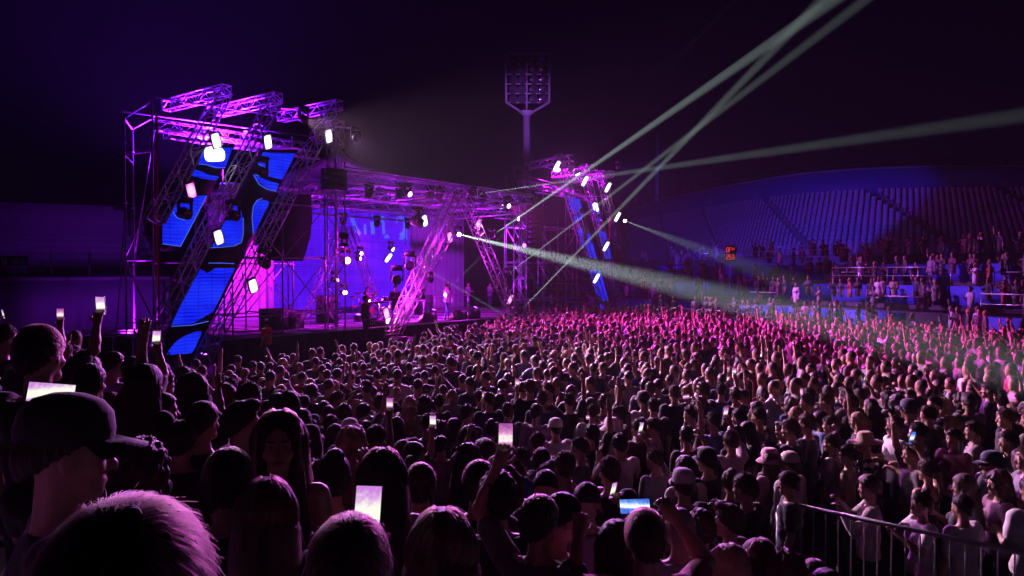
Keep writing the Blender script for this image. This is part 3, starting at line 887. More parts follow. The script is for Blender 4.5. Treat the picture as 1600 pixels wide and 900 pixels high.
for k in range(NR):
    A = Bc + (Tc - Bc) * (fr(k) + 0.030)
    seg = np.linalg.norm(np.diff(A, axis=0), axis=1); cum = np.concatenate([[0], np.cumsum(seg)])
    for d in np.arange(0.3, cum[-1], 0.56):
        i = np.searchsorted(cum, d) - 1
        p = A[i] + (A[i + 1] - A[i]) * (d - cum[i]) / seg[i]
        t = (A[i + 1] - A[i]) / seg[i]
        if (d % 12.5) < 1.2: continue                       # aisle
        x, y, dd = project(np.array([p[0], p[1], zrow(k) + 0.5]))
        if x < 960 or x > 1625: continue
        fdir = np.array([t[1], -t[0]])
        if fdir @ (np.array([0, 40]) - p) < 0: fdir = -fdir
        spots.append((dd, k, p, math.atan2(fdir[1], fdir[0]) - math.pi / 2, x, y))
vis = [q_ for q_ in spots if 1120 < q_[4] < 1520 and q_[5] < 405]
vis.sort(key=lambda q_: q_[0])
single = vis[:295]
ids = set(id(q_) for q_ in single)
ordn = ['lowest', 'second', 'third', 'fourth', 'fifth', 'sixth', 'seventh', 'eighth', 'ninth', 'tenth', 'eleventh', 'twelfth', 'thirteenth', 'fourteenth', 'top']
ones = ['', 'first', 'second', 'third', 'fourth', 'fifth', 'sixth', 'seventh', 'eighth', 'ninth', 'tenth', 'eleventh', 'twelfth', 'thirteenth', 'fourteenth', 'fifteenth', 'sixteenth', 'seventeenth', 'eighteenth', 'nineteenth']
def nth(i):
    if i < 20: return ones[i]
    t_ = {2: 'twent', 3: 'thirt', 4: 'fort', 5: 'fift', 6: 'sixt', 7: 'sevent', 8: 'eight', 9: 'ninet'}[i // 10]
    return t_ + 'ieth' if i % 10 == 0 else t_ + 'y-' + ones[i % 10]
single.sort(key=lambda q_: (q_[1], q_[4]))
cnt = {}
for dd, k, p, rz, x, y in single:
    cnt[k] = cnt.get(k, 0) + 1
    o = link('stadium_seat', seat_me)
    o.location = (p[0], p[1], zrow(k)); o.rotation_euler = (0, 0, rz)
    tag(o, 'empty pale seat, %s from the left in the %s lit grandstand row' % (nth(cnt[k]), ordn[k]), 'seat', 'grandstand seats of the %s row' % ordn[k])
Vs, Qs, base = [], [], 0
sv0 = np.concatenate(sM.V); sq0 = np.array(sM.Q)
for q_ in spots:
    if id(q_) in ids: continue
    dd, k, p, rz, x, y = q_
    c, s = math.cos(rz), math.sin(rz)
    Rm = np.array([[c, -s, 0], [s, c, 0], [0, 0, 1]])
    Vs.append(sv0 @ Rm.T + np.array([p[0], p[1], zrow(k)])); Qs.append(sq0 + base); base += len(sv0)
if Vs:
    tag(link('distant_seats', mesh_np('distant_seats', np.concatenate(Vs), np.concatenate(Qs), None, False, [seat_mat])), 'further rows of pale seats fading into the dark grandstand', kind='stuff')

# ------------------------------------------------------------------ guest terraces between crowd and grandstand
TL0 = np.array([3.0, 53.0]); TE = np.array([0.5, -0.866]); TQ = np.array([0.866, 0.5])
def TP(t, q, z):
    p = TL0 + TE * t + TQ * q
    return np.array([p[0], p[1], z])
blue_cloth = pbr('blue_cloth', (0.05, 0.08, 0.55), 0.75, 0, 0.2, 2, 0.2, 30)
terr_mat = pbr('terrace_deck', (0.16, 0.15, 0.16), 0.8, 0, 0.25, 2, 0.2, 12)
levels = [(1.3, 0.55), (4.9, 1.75), (8.6, 2.95), (12.4, 4.15)]
for k, (q0, z_) in enumerate(levels):
    root = empty('terrace', tuple(TP(20, q0, 0)))
    tag(root, ['lowest', 'second', 'third', 'highest'][k] + ' guest terrace with blue cloth front beyond the crowd', 'terrace', 'stepped guest terraces')
    q1 = q0 + 3.62 if k < 3 else q0 + 17
    def slab(t0, t1, qa, qb, za, zb):
        P = [TP(t0, qa, 0), TP(t1, qa, 0), TP(t1, qb, 0), TP(t0, qb, 0)]
        return MB().add([p + Z3 * za for p in P] + [p + Z3 * zb for p in P], [(3, 2, 1, 0), (4, 5, 6, 7), (0, 1, 5, 4), (1, 2, 6, 5), (2, 3, 7, 6), (3, 0, 4, 7)])
    rel(slab(-22, 40, q0, q1, 0.0, z_).build('platform', terr_mat), root)
    if k < 3 or True:
        for t0 in np.arange(-21, 38, 3.4):
            if (int(t0 * 7) + k) % 5 == 3: continue
            rel(slab(t0 + 0.03, t0 + 3.37, q0 - 0.03, q0 - 0.004, z_ - 0.95, z_ + (0.0 if k % 2 else 0.05)).build('cloth_front', blue_cloth), root)
            mb = MB()
            for t1 in (t0, t0 + 1.7, t0 + 3.4): mb.tube(TP(t1, q0 + 0.06, z_), TP(t1, q0 + 0.06, z_ + 1.0), 0.022, 5)
            mb.tube(TP(t0, q0 + 0.06, z_ + 1.0), TP(t0 + 3.4, q0 + 0.06, z_ + 1.0), 0.026, 5)
            mb.tube(TP(t0, q0 + 0.06, z_ + 0.55), TP(t0 + 3.4, q0 + 0.06, z_ + 0.55), 0.016, 5)
            if (int(t0) + k) % 3 == 0: rel(mb.build('guard_rail', alu), root)
# tables with glasses on the terraces
cream = pbr('white_tablecloth', (0.7, 0.68, 0.72), 0.7, 0, 0.1, 3)
glass_m = pbr('glass_bottle', (0.25, 0.3, 0.3), 0.15, 0, 0.2, 3)
tl = [(0, 26.5, 'long low guest table by the front of the lowest terrace'), (0, 19.0, 'guest table behind the raised hands on the lowest terrace'), (1, 22.5, 'guest table on the second terrace beside the standing woman'), (1, 29.5, 'guest table on the second terrace near the frame edge'),
      (1, 14.0, 'guest table on the second terrace in the drifting smoke'), (2, 25.5, 'guest table on the third terrace below the seats'), (2, 31.0, 'guest table on the third terrace beside the seated man'), (2, 17.5, 'guest table on the third terrace under the red sign')]
for k, t_, lab in tl:
    q0, z_ = levels[k]
    o = empty('guest_table', tuple(TP(t_, q0 + 1.0, z_))); tag(o, lab, 'table', 'guest tables on the terraces')
    P = [TP(t_ - 0.95, q0 + 0.65, 0), TP(t_ + 0.95, q0 + 0.65, 0), TP(t_ + 0.95, q0 + 1.35, 0), TP(t_ - 0.95, q0 + 1.35, 0)]
    rel(MB().add([p + Z3 * (z_ + 0.72) for p in P] + [p + Z3 * (z_ + 0.77) for p in P], [(3, 2, 1, 0), (4, 5, 6, 7), (0, 1, 5, 4), (1, 2, 6, 5), (2, 3, 7, 6), (3, 0, 4, 7)]).build('table_top', cream), o)
    for a in (-0.85, 0.85):
        for b in (0.72, 1.28):
            rel(MB().tube(TP(t_ + a, q0 + b, z_), TP(t_ + a, q0 + b, z_ + 0.72), 0.025).build('leg', black_metal), o)
    rg = random.Random(int(t_ * 10))
    for j in range(3):
        bpos = TP(t_ - 0.7 + j * 0.6 + rg.uniform(-.1, .1), q0 + rg.uniform(0.8, 1.2), z_ + 0.77)
        bt = MB().lathe([(0.001, 0), (0.045, 0), (0.047, 0.16), (0.02, 0.22), (0.016, 0.3), (0.001, 0.3)], 8, bpos).build('bottle', glass_m, smooth=True)
        tag(bt, ['first', 'second', 'third'][j] + ' bottle on the ' + lab.replace('long low ', ''), 'bottle', 'bottles on the guest tables')
# red lit sign
sg = empty('red_sign', tuple(at(1141, 408, 47))); tag(sg, 'small sign with two lines of glowing red characters above the terraces', 'sign')
c0 = at(1141, 396, 47); F = -np.array([c0[0], c0[1], 0]) / np.linalg.norm(c0[:2]); Rb = basis(F)
rel(MB().box(c0, (0.6, 0.08, 1.0), Rb).build('board', black_metal), sg)
rel(MB().tube(c0 - Z3 * 0.5, c0 - Z3 * 2.2, 0.04).build('post', steel), sg)
red = glow('red_led', (1.0, 0.05, 0.03), 0.7)
def seg_char(cx, cz, pat):
    mb = MB()
    s_ = {'a': ((-1, 2), (1, 2)), 'b': ((1, 2), (1, 0)), 'c': ((1, 0), (1, -2)), 'd': ((-1, -2), (1, -2)), 'e': ((-1, 0), (-1, -2)), 'f': ((-1, 2), (-1, 0)), 'g': ((-1, 0), (1, 0))}
    for ch in pat:
        (x0, y0), (x1, y1) = s_[ch]
        mb.tube(c0 + F * 0.05 - Rb[:, 0] * (cx + x0 * 0.055) + Z3 * (cz + y0 * 0.07), c0 + F * 0.05 - Rb[:, 0] * (cx + x1 * 0.055) + Z3 * (cz + y1 * 0.07), 0.022, 4)
    rel(mb.build('glowing_character', red), sg)
seg_char(-0.17, 0.23, 'abcdef'); seg_char(0.0, 0.23, 'aefg'); seg_char(0.17, 0.23, 'bfg')
seg_char(-0.17, -0.23, 'abged'); seg_char(0.0, -0.23, 'afgcd'); seg_char(0.17, -0.23, 'abcdg')

# ------------------------------------------------------------------ floodlight mast
mast = empty('floodlight_mast', tuple(at(823, 430, 82) * np.array([1, 1, 0]))); tag(mast, 'tall stadium floodlight mast with five rows of unlit lamps', 'floodlight')
D = 82.0
mp = lambda x, y, dd=0.0: at(x, y, D + dd)
grey_paint = pbr('grey_paint', (0.62, 0.62, 0.65), 0.55, 0.0, 0.15, 1)
p_t = mp(823, 181); p_b = np.array([p_t[0], p_t[1], 0.0])
rel(MB().tube(p_b, p_t, 0.62, 14, 0.40).build('pole', grey_paint, smooth=True), mast)
rel(MB().lathe([(0.4, 0), (0.85, 0.35), (0.85, 0.5), (0.001, 0.5)], 12, p_t).build('collar', grey_paint), mast)
fr_pts = [(790, 84), (859, 84), (858, 160), (832, 175), (815, 175), (791, 160)]
mb = MB()
for i in range(6):
    mb.tube(mp(*fr_pts[i]), mp(*fr_pts[(i + 1) % 6]), 0.13, 6)
rel(mb.build('frame', grey_paint), mast)
for y in (100, 116, 131, 146, 160):
    rel(MB().tube(mp(791, y), mp(858, y), 0.085, 6).build('cross_bar', grey_paint), mast)
rel(MB().tube(mp(823, 84, 0.4), mp(823, 175, 0.4), 0.1, 6).build('spine', grey_paint), mast)
shell_m = pbr('lamp_shell', (0.10, 0.10, 0.11), 0.4, 0.6, 0.2, 3)
refl = pbr('lamp_glass', (0.12, 0.12, 0.14), 0.08, 0.3, 0.2, 3)
fd = np.array([-0.25, -0.93, -0.28])
for r_, y in enumerate((94, 110, 125, 140, 155)):
    for j, x in enumerate((803, 817, 835, 850)):
        p = mp(x - (1 if r_ > 2 else 0), y, -0.5)
        R_ = np.stack([basis(fd)[:, 0], basis(fd)[:, 2], basis(fd)[:, 1]], 1)
        h = MB().lathe([(0.001, -0.42), (0.2, -0.4), (0.46, -0.05), (0.5, 0.1), (0.44, 0.1)], 14, p, R_).build('lamp_housing', shell_m, smooth=True); rel(h, mast)
        gl = MB().lathe([(0.44, 0.08), (0.2, 0.03), (0.001, 0.0)], 14, p, R_).build('lamp_glass', refl, smooth=True)
        rel(gl, h)
pl = at(1027, 318, 118); pt_ = at(1027, 199, 118)
po = MB().tube((pl[0], pl[1], 0), pt_, 0.34, 10, 0.26).build('tall_pole', grey_paint, smooth=True)
tag(po, 'slender bare pole standing behind the grandstand in the crossing beams', 'pole')

# ------------------------------------------------------------------ dim stand, wall and cases on the left
ls = empty('low_stand', (-28, 46, 0)); tag(ls, 'dim low stand with a pale ledge on the left edge', 'stand')
A, Bq = at(-60, 430, 40), at(320, 424, 46)
dirx = (Bq - A) * np.array([1, 1, 0]); Lx = np.linalg.norm(dirx); dirx /= Lx
nb = np.array([-dirx[1], dirx[0], 0])
def strip(name, z0, z1, off, th, mat):
    a = A * np.array([1, 1, 0]) + nb * off; b = Bq * np.array([1, 1, 0]) + nb * off
    P = [a, b, b + nb * th, a + nb * th]
    return rel(MB().add([p + Z3 * z0 for p in P] + [p + Z3 * z1 for p in P], [(3, 2, 1, 0), (4, 5, 6, 7), (0, 1, 5, 4), (1, 2, 6, 5), (2, 3, 7, 6), (3, 0, 4, 7)]).build(name, mat), ls)
strip('wall', 0.0, 3.2, 0.0, 0.3, stand_concrete)
strip('ledge', 3.2, 3.42, -0.08, 0.6, cream)
for k in range(7): strip('step', 3.0 + 0.45 * k, 3.45 + 0.45 * k, 1.5 + 0.9 * k, 0.9, stand_concrete)
strip('back_wall', 5.5, 8.2, 8.0, 0.3, stand_concrete)
for x in (80, 140): rel(MB().tube(at(x, 430, 40.5), at(x, 390, 40.5), 0.05).build('post', steel), ls)
lb = empty('advert_board', tuple(at(15, 425, 39))); tag(lb, 'dim board with pale blocks on the ledge at the left edge', 'board')
Rb = basis((0, -1, 0))
rel(MB().box(at(15, 413, 39), (1.9, 0.06, 0.9), Rb).build('board', pbr('board_violet', (0.1, 0.06, 0.2), 0.6)), lb)
for x, w in ((6, 0.28), (22, 0.22), (26, 0.12)): rel(MB().box(at(x, 409, 38.9), (w, 0.03, 0.36), Rb).build('pale_block', cream), lb)
rel(MB().box(at(15, 417, 38.9), (1.7, 0.03, 0.07), Rb).build('pale_line', cream), lb)
# flight cases and stacked stage decks behind the left crowd
def case(px0, px1, py0, py1, d, label):
    a = at(px0, py1, d); b = at(px1, py0, d)
    z0, z1 = 0.0, b[2]
    c = empty('flight_case', (0.5 * (a[0] + b[0]), d, 0)); tag(c, label, 'flight case', 'flight cases by the left tower')
    w = b[0] - a[0]; cx = 0.5 * (a[0] + b[0])
    rel(MB().box((cx, d + 0.4, 0.12 + (z1 - 0.12) / 2), (w - 0.04, 0.8, z1 - 0.14)).build('body', led_dark), c)
    mb = MB()
    for x in (cx - w / 2, cx + w / 2):
        for y in (d, d + 0.8):
            mb.tube((x, y, 0.12), (x, y, z1), 0.02, 4)
    for z in (0.12, z1):
        for y in (d, d + 0.8): mb.tube((cx - w / 2, y, z), (cx + w / 2, y, z), 0.02, 4)
        for x in (cx - w / 2, cx + w / 2): mb.tube((x, d, z), (x, d + 0.8, z), 0.02, 4)
    rel(mb.build('edging', alu), c)
    for x in (-1, 1):
        for y in (0.1, 0.7): rel(MB().tube((cx + x * w * 0.4 - 0.02, d + y, 0.06), (cx + x * w * 0.4 + 0.02, d + y, 0.06), 0.06, 10).build('caster', dark_rubber), c)
case(124, 176, 526, 560, 22.5, 'larger dark flight case with bright edging left of the tower')
case(181, 207, 527, 555, 22.9, 'narrow dark flight case between the scaffold posts')
for i in range(6):
    a = at(118 + 14 * i, 509 + (i % 3) * 4, 26 + 0.2 * i); 
    o = empty('deck_frame', (a[0], a[1], 0)); tag(o, ['first', 'second', 'third', 'fourth', 'fifth', 'sixth'][i] + ' metal deck frame from the left in the stack behind the flight cases', 'deck frame', 'stacked deck frames')
    z_ = 1.15 + 0.09 * i
    mb = MB()
    for dy in (0, 1.0): mb.tube((a[0] - 1.1, 26.5 + dy, z_), (a[0] + 1.3, 26.9 + dy, z_), 0.03, 4)
    for f in np.linspace(0, 1, 5): mb.tube((a[0] - 1.1 + 2.4 * f, 26.5 + 0.4 * f, z_), (a[0] - 1.1 + 2.4 * f, 27.5 + 0.4 * f, z_), 0.02, 4)
    rel(mb.build('frame', alu), o)
    for dx in (-1.05, 1.25):
        for dy in (0.05, 0.95): rel(MB().tube((a[0] + dx, 26.5 + dy + (0.4 if dx > 0 else 0), 0), (a[0] + dx, 26.5 + dy + (0.4 if dx > 0 else 0), z_), 0.02, 4).build('leg', steel), o)
# ------------------------------------------------------------------ bodies: signed distance field -> one continuous surface
def smin(a, b, k):
    if k <= 0: return np.minimum(a, b)
    h = np.clip(0.5 + 0.5 * (b - a) / k, 0, 1)
    return b * (1 - h) + a * h - k * h * (1 - h)

class Field:
    def __init__(self, axes):
        self.ax = [np.asarray(a) for a in axes]
        self.D = np.full([len(a) for a in axes], 0.3)
    def sub(self, c, r):
        sl = []
        for i in range(3):
            a = self.ax[i]
            lo = max(0, np.searchsorted(a, c[i] - r) - 1); hi = min(len(a), np.searchsorted(a, c[i] + r) + 1)
            if hi - lo < 1: return None, None
            sl.append(slice(lo, hi))
        X, Y, Z = np.meshgrid(self.ax[0][sl[0]], self.ax[1][sl[1]], self.ax[2][sl[2]], indexing='ij')
        return tuple(sl), np.stack([X, Y, Z], -1)
    def put(self, d, sl, k, op='add'):
        if op == 'add': self.D[sl] = smin(self.D[sl], d, k)
        else: self.D[sl] = -smin(-self.D[sl], d, k)          # carve
    def cone(self, a, b, ra, rb, k=0.02, S=(1, 1, 1), grow=0.0, op='add'):
        a = np.asarray(a, float); b = np.asarray(b, float); S = np.asarray(S, float)
        ra += grow; rb += grow
        sl, P = self.sub((a + b) / 2, np.linalg.norm(b - a) / 2 + max(ra, rb) * 1.1 / min(1, S.min()) + 0.08)
        if sl is None: return
        pa = (P - a) * S; ba = (b - a) * S
        h = np.clip((pa @ ba) / max(ba @ ba, 1e-9), 0, 1)
        d = np.linalg.norm(pa - h[..., None] * ba, axis=-1) - (ra + (rb - ra) * h)
        self.put(d / S.max() ** 0.5, sl, k, op)
    def ell(self, c, r, k=0.02, R=None, grow=0.0, op='add'):
        c = np.asarray(c, float); r = np.asarray(r, float) + grow
        sl, P = self.sub(c, r.max() + 0.08)
        if sl is None: return
        q = P - c
        if R is not None: q = q @ R
        l0 = np.linalg.norm(q / r, axis=-1); l1 = np.linalg.norm(q / (r * r), axis=-1)
        d = l0 * (l0 - 1) / np.maximum(l1, 1e-6)
        self.put(d, sl, k, op)
    def mesh(self):
        D = self.D; ax = self.ax
        nx, ny, nz = D.shape
        ins = D < 0
        c = [ins[i:nx - 1 + i, j:ny - 1 + j, k:nz - 1 + k] for i in (0, 1) for j in (0, 1) for k in (0, 1)]
        s = sum(x.astype(np.int8) for x in c)
        I, J, K = np.nonzero((s > 0) & (s < 8))
        acc = np.zeros((len(I), 3)); cnt = np.zeros(len(I))
        offs = [(i, j, k) for i in (0, 1) for j in (0, 1) for k in (0, 1)]
        for e0 in offs:
            for axis in range(3):
                if e0[axis] == 1: continue
                e1 = list(e0); e1[axis] = 1
                d0 = D[I + e0[0], J + e0[1], K + e0[2]]; d1 = D[I + e1[0], J + e1[1], K + e1[2]]
                m = (d0 < 0) != (d1 < 0)
                t = np.where(m, d0 / np.where(m, d0 - d1, 1), 0)
                for q, (ii, a_) in enumerate(zip((I, J, K), ax)):
                    x0 = a_[ii + e0[q]]; x1 = a_[ii + e1[q]]
                    acc[:, q] += np.where(m, x0 + (x1 - x0) * t, 0)
                cnt += m
        V = acc / cnt[:, None]
        idx = np.full((nx - 1, ny - 1, nz - 1), -1, np.int64); idx[I, J, K] = np.arange(len(I))
        quads = []
        for axis in range(3):
            sh = [slice(None)] * 3; s0 = list(sh); s1 = list(sh)
            s0[axis] = slice(0, -1); s1[axis] = slice(1, None)
            A = ins[tuple(s0)]; B = ins[tuple(s1)]
            m = A != B
            o = [i for i in range(3) if i != axis]
            for w in o:
                cut = [slice(None)] * 3; cut[w] = 0; m[tuple(cut)] = False
                cut[w] = -1; m[tuple(cut)] = False
            p = list(np.nonzero(m))
            fl = A[tuple(p)]
            def cell(d1, d2):
                q = [x.copy() for x in p]; q[o[0]] = q[o[0]] - d1; q[o[1]] = q[o[1]] - d2
                return idx[q[0], q[1], q[2]]
            Q = np.stack([cell(1, 1), cell(0, 1), cell(0, 0), cell(1, 0)], 1)
            flip = fl if axis != 1 else ~fl
            Q = np.where(flip[:, None], Q, Q[:, ::-1])
            quads.append(Q)
        Q = np.concatenate(quads)
        Q = Q[(Q >= 0).all(1)]
        return V, Q

def axis_pts(lo, hi, h, fine=()):
    out = [lo]
    while out[-1] < hi:
        x = out[-1]; st_ = h
        for a, b, hf in fine:
            if a - h * 0.5 <= x <= b: st_ = min(st_, hf)
            elif x < a < x + st_: st_ = max(hf, a - x)
        out.append(x + st_)
    return np.array(out)

def unit(v):
    v = np.asarray(v, float); return v / np.linalg.norm(v)
def rotz(a):
    c, s = math.cos(a), math.sin(a); return np.array([[c, -s, 0], [s, c, 0], [0, 0, 1.0]])
def rotx(a):
    c, s = math.cos(a), math.sin(a); return np.array([[1.0, 0, 0], [0, c, -s], [0, s, c]])

# arm poses: (upper arm direction, forearm direction, finger curl, palm normal hint) for the right arm; the left mirrors x
ARMS = {
    'down': ((0.16, 0.02, -1), (0.05, 0.25, -1), 0.5), 'bent': ((0.2, 0.05, -1), (-0.35, 0.85, 0.25), 0.6),
    'up': ((0.45, 0.25, 0.95), (0.02, 0.15, 1), 0.25), 'upout': ((0.75, 0.3, 0.75), (0.35, 0.25, 1), 0.2), 'point': ((0.35, 0.75, 0.55), (0.05, 0.65, 0.8), 0.7),
    'phone': ((0.3, 0.6, -0.75), (-0.35, 0.55, 0.85), 0.8), 'phonehigh': ((0.35, 0.75, 0.5), (-0.12, 0.5, 0.9), 0.8),
    'clap': ((0.35, 0.5, -0.6), (-0.65, 0.55, 0.5), 0.15), 'cup': ((0.25, 0.2, -1), (-0.2, 0.8, 0.55), 0.9), 'hip': ((0.5, -0.2, -1), (-0.6, 0.3, -0.5), 0.6),
    'head': ((0.75, 0.1, 0.45), (-0.7, -0.05, 0.75), 0.4), 'reach': ((0.5, 0.7, -0.1), (-0.1, 0.6, 0.8), 0.3),
}
class Pose: pass

def skeleton(right='down', left='down', yaw=0.0, pitch=0.0, female=False, fat=1.0, lean=0.0, legs=0.0):
    J = Pose(); J.female = female; J.fat = fat
    sw = 0.165 if female else 0.19
    tilt = rotx(-lean)
    up = lambda x, y, z: tilt @ np.array([x, y, z - 0.95]) + np.array([0, 0, 0.95])
    J.tilt = tilt; J.up = up
    J.neck = up(0, -0.01, 1.46); J.sw = sw
    J.arms = []
    for sgn, nm in ((1, right), (-1, left)):
        u, f, curl = ARMS[nm] if isinstance(nm, str) else nm
        u = unit(np.array(u) * [sgn, 1, 1]); f = unit(np.array(f) * [sgn, 1, 1])
        sh = up(sgn * sw, -0.01, 1.405 + (0.035 if u[2] > 0.3 else 0))
        el = sh + u * 0.285; wr = el + f * 0.25
        J.arms.append((sgn, sh, el, wr, f, curl))
    J.HR = rotz(yaw) @ rotx(pitch)
    J.hc = J.neck + np.array([0, 0.014, 0.10])           # pivot of the head
    J.H = lambda x, y, z: J.hc + J.HR @ np.array([x, y, z])  # z=0 at jaw hinge; crown about z=0.215
    J.legs = legs
    return J

def put_torso(F, J, grow=0.0, k=0.04, zmin=None):
    f = J.fat; up = J.up
    S = (1, 1.42, 1)
    F.cone(up(0, 0.0, 0.95), up(0, 0.0, 1.08), 0.165 * f + (0.01 if J.female else 0), 0.145 * f - (0.015 if J.female else 0), k, S, grow)
    F.cone(up(0, 0.0, 1.08), up(0, -0.005, 1.30), 0.142 * f - (0.015 if J.female else 0), 0.165 * f - (0.02 if J.female else 0), k, S, grow)
    F.cone(up(-J.sw + 0.04, -0.012, 1.405), up(J.sw - 0.04, -0.012, 1.405), 0.062, 0.062, k, (1, 1, 1), grow)
    F.cone(up(0, -0.02, 1.34), up(0, -0.015, 1.46), 0.105, 0.05, k, (0.85, 1.1, 1), grow)
    if J.female:
        for s in (-1, 1): F.ell(up(s * 0.07, 0.085, 1.27), (0.062, 0.06, 0.062), k * 0.7, None, grow)

def put_upper(F, arm, grow=0.0, k=0.03, frac=1.0):
    sgn, sh, el, wr, f, curl = arm
    F.cone(sh, sh + (el - sh) * frac, 0.056, 0.056 - 0.014 * frac, k, (1, 1, 1), grow)

def put_fore(F, arm, fine=True, k=0.02, grow=0.0, frac=1.0):
    sgn, sh, el, wr, f, curl = arm
    F.cone(el, el + (wr - el) * 0.35 * frac, 0.043, 0.041, k, (1, 1, 1), grow)
    F.cone(el + (wr - el) * 0.3 * frac, el + (wr - el) * frac, 0.041, 0.041 - 0.014 * frac, k, (1, 1, 1), grow)

def hand_frame(arm):
    sgn, sh, el, wr, f, curl = arm
    z = f                                                    # along the hand
    x = np.array([-sgn * 1.0, 0.0, 0.0]); x = x - z * (x @ z)
    if np.linalg.norm(x) < 0.2: x = np.cross(z, [0, 1.0, 0])
    x = unit(x)                                              # thumb side (inwards)
    y = np.cross(z, x)                                       # palm normal
    if y[1] < 0: y = -y                                      # palms forward
    return x, y, z

def put_hand(F, arm, rf=0.0092):
    sgn, sh, el, wr, f, curl = arm
    x, y, z = hand_frame(arm)
    p = lambda a, b, c: wr + x * a + y * b + z * c
    F.cone(p(0.008, 0, 0.01), p(0.018, 0, 0.075), 0.027, 0.022, 0.012)
    F.cone(p(-0.01, 0, 0.01), p(-0.018, 0, 0.07), 0.025, 0.020, 0.012)
    for i, L in enumerate((0.072, 0.082, 0.076, 0.060)):
        a = 0.031 - i * 0.0215
        r0 = p(a, 0, 0.078)
        th = curl * 0.9
        m = r0 + (z * math.cos(th * 0.6) + y * math.sin(th * 0.6) + x * (0.012 * (1.5 - i))) * L * 0.55
        e = m + (z * math.cos(th * 1.9) + y * math.sin(th * 1.9)) * L * 0.5
        F.cone(r0, m, rf * 1.05, rf, 0.006); F.cone(m, e, rf, rf * 0.85, 0.004)
    t0 = p(0.03, 0.006, 0.02)
    t1 = t0 + (x * 0.75 + z * 0.6 + y * 0.3 * curl) * 0.045
    t2 = t1 + (x * (0.35 - 0.5 * curl) + z * 0.85 + y * 0.5 * curl) * 0.035
    F.cone(t0, t1, rf * 1.35, rf * 1.15, 0.012); F.cone(t1, t2, rf * 1.15, rf * 0.95, 0.004)

def put_head(F, J, detail=True, grow=0.0):
    H = J.H; R = J.HR
    F.cone(J.up(0, -0.02, 1.43), H(0, -0.02, 0.03), 0.058 if not J.female else 0.05, 0.052 if not J.female else 0.045, 0.03, (1, 1, 1), grow)
    F.ell(H(0, -0.012, 0.115), (0.078, 0.098, 0.098), 0.02, R, grow)
    F.ell(H(0, 0.028, 0.065), (0.062, 0.062, 0.085), 0.03, R, grow)
    F.cone(H(-0.018, 0.062, -0.012), H(0.018, 0.062, -0.012), 0.028, 0.028, 0.03, (1, 1, 1), grow)
    if not detail: 
        F.cone(H(0, 0.088, 0.075), H(0, 0.108, 0.045), 0.012, 0.016, 0.012)
        return
    for s in (-1, 1):
        F.ell(H(s * 0.031, 0.092, 0.086), (0.02, 0.014, 0.012), 0.012, R, 0, 'carve')
        F.ell(H(s * 0.078, -0.005, 0.068), (0.010, 0.019, 0.032), 0.006, R)
        F.ell(H(s * 0.044, 0.066, 0.05), (0.022, 0.02, 0.018), 0.02, R)
    F.cone(H(0, 0.085, 0.088), H(0, 0.108, 0.048), 0.009, 0.014, 0.010)
    F.ell(H(0, 0.097, 0.043), (0.019, 0.013, 0.010), 0.008, R)
    F.ell(H(0, 0.084, 0.012), (0.024, 0.014, 0.012), 0.008, R)
    F.cone(H(-0.045, 0.078, 0.104), H(0.045, 0.078, 0.104), 0.010, 0.010, 0.014)

def put_legs(F, J, grow=0.0):
    for s in (-1, 1):
        hip = np.array([s * 0.088, 0, 0.93]); kn = np.array([s * (0.105 + J.legs * 0.05), 0.03 + s * J.legs * 0.12, 0.49]); an = np.array([s * (0.11 + J.legs * 0.12), -0.02 + s * J.legs * 0.2, 0.07])
        F.cone(hip, kn, 0.088 * J.fat, 0.058, 0.04, (1, 1, 1), grow); F.cone(kn, an, 0.057, 0.04, 0.03, (1, 1, 1), grow)
        F.cone(an + [0, -0.03, -0.035], an + [s * 0.02, 0.15, -0.042], 0.04, 0.032, 0.02, (1, 1, 1), grow * 0.5)

def bounds(J, m=0.06):
    pts = [np.array([0.24, 0.2, 0]), np.array([-0.24, -0.16, 0]), J.H(0, 0, 0.22), J.H(0, 0.12, 0)]
    for a in J.arms:
        pts += [a[2], a[3], a[3] + a[4] * 0.19]
    P = np.array(pts)
    lo = P.min(0) - m; hi = P.max(0) + m
    return np.minimum(lo, [-0.3, -0.26, 0.0]), np.maximum(hi, [0.3, 0.26, 1.0])

def body_axes(J, h, hh, hhand, zlow=0.0):
    lo, hi = bounds(J)
    lo[2] = zlow - 0.02
    fx, fy, fz = [], [], []
    hc = J.H(0, 0, 0.1)
    if hh < h:
        fx.append((hc[0] - 0.1, hc[0] + 0.1, hh)); fy.append((hc[1] - 0.12, hc[1] + 0.13, hh)); fz.append((hc[2] - 0.14, hc[2] + 0.13, hh))
    if hhand < h:
        for a in J.arms:
            if a[3][2] > 1.15:
                c = a[3] + a[4] * 0.08
                fx.append((c[0] - 0.08, c[0] + 0.08, hhand)); fy.append((c[1] - 0.07, c[1] + 0.07, hhand)); fz.append((c[2] - 0.1, c[2] + 0.12, hhand))
    fz.append((zlow, 0.9, h * 1.7)) if False else None
    return [axis_pts(lo[0], hi[0], h, fx), axis_pts(lo[1], hi[1], h, fy), axis_pts(lo[2], hi[2], h, fz)]

def make_body(J, h=0.018, hh=0.013, hhand=0.011, zlow=0.0, rf=0.0098, detail=True):
    F = Field(body_axes(J, h, hh, hhand, zlow))
    put_torso(F, J, -0.012)
    put_legs(F, J)
    put_head(F, J, detail)
    for a in J.arms:
        put_upper(F, a)
    G = Field(F.ax)
    for a in J.arms:
        G.cone(a[2] - (a[2] - a[1]) * 0.3, a[2], 0.047, 0.042, 0.02)
        put_fore(G, a)
        put_hand(G, a, rf)
    F.D = np.minimum(F.D, G.D)
    return F.mesh()

def clip_field(F, fn):
    X, Y, Z = np.meshgrid(*F.ax, indexing='ij')
    F.D = np.maximum(F.D, fn(X, Y, Z))

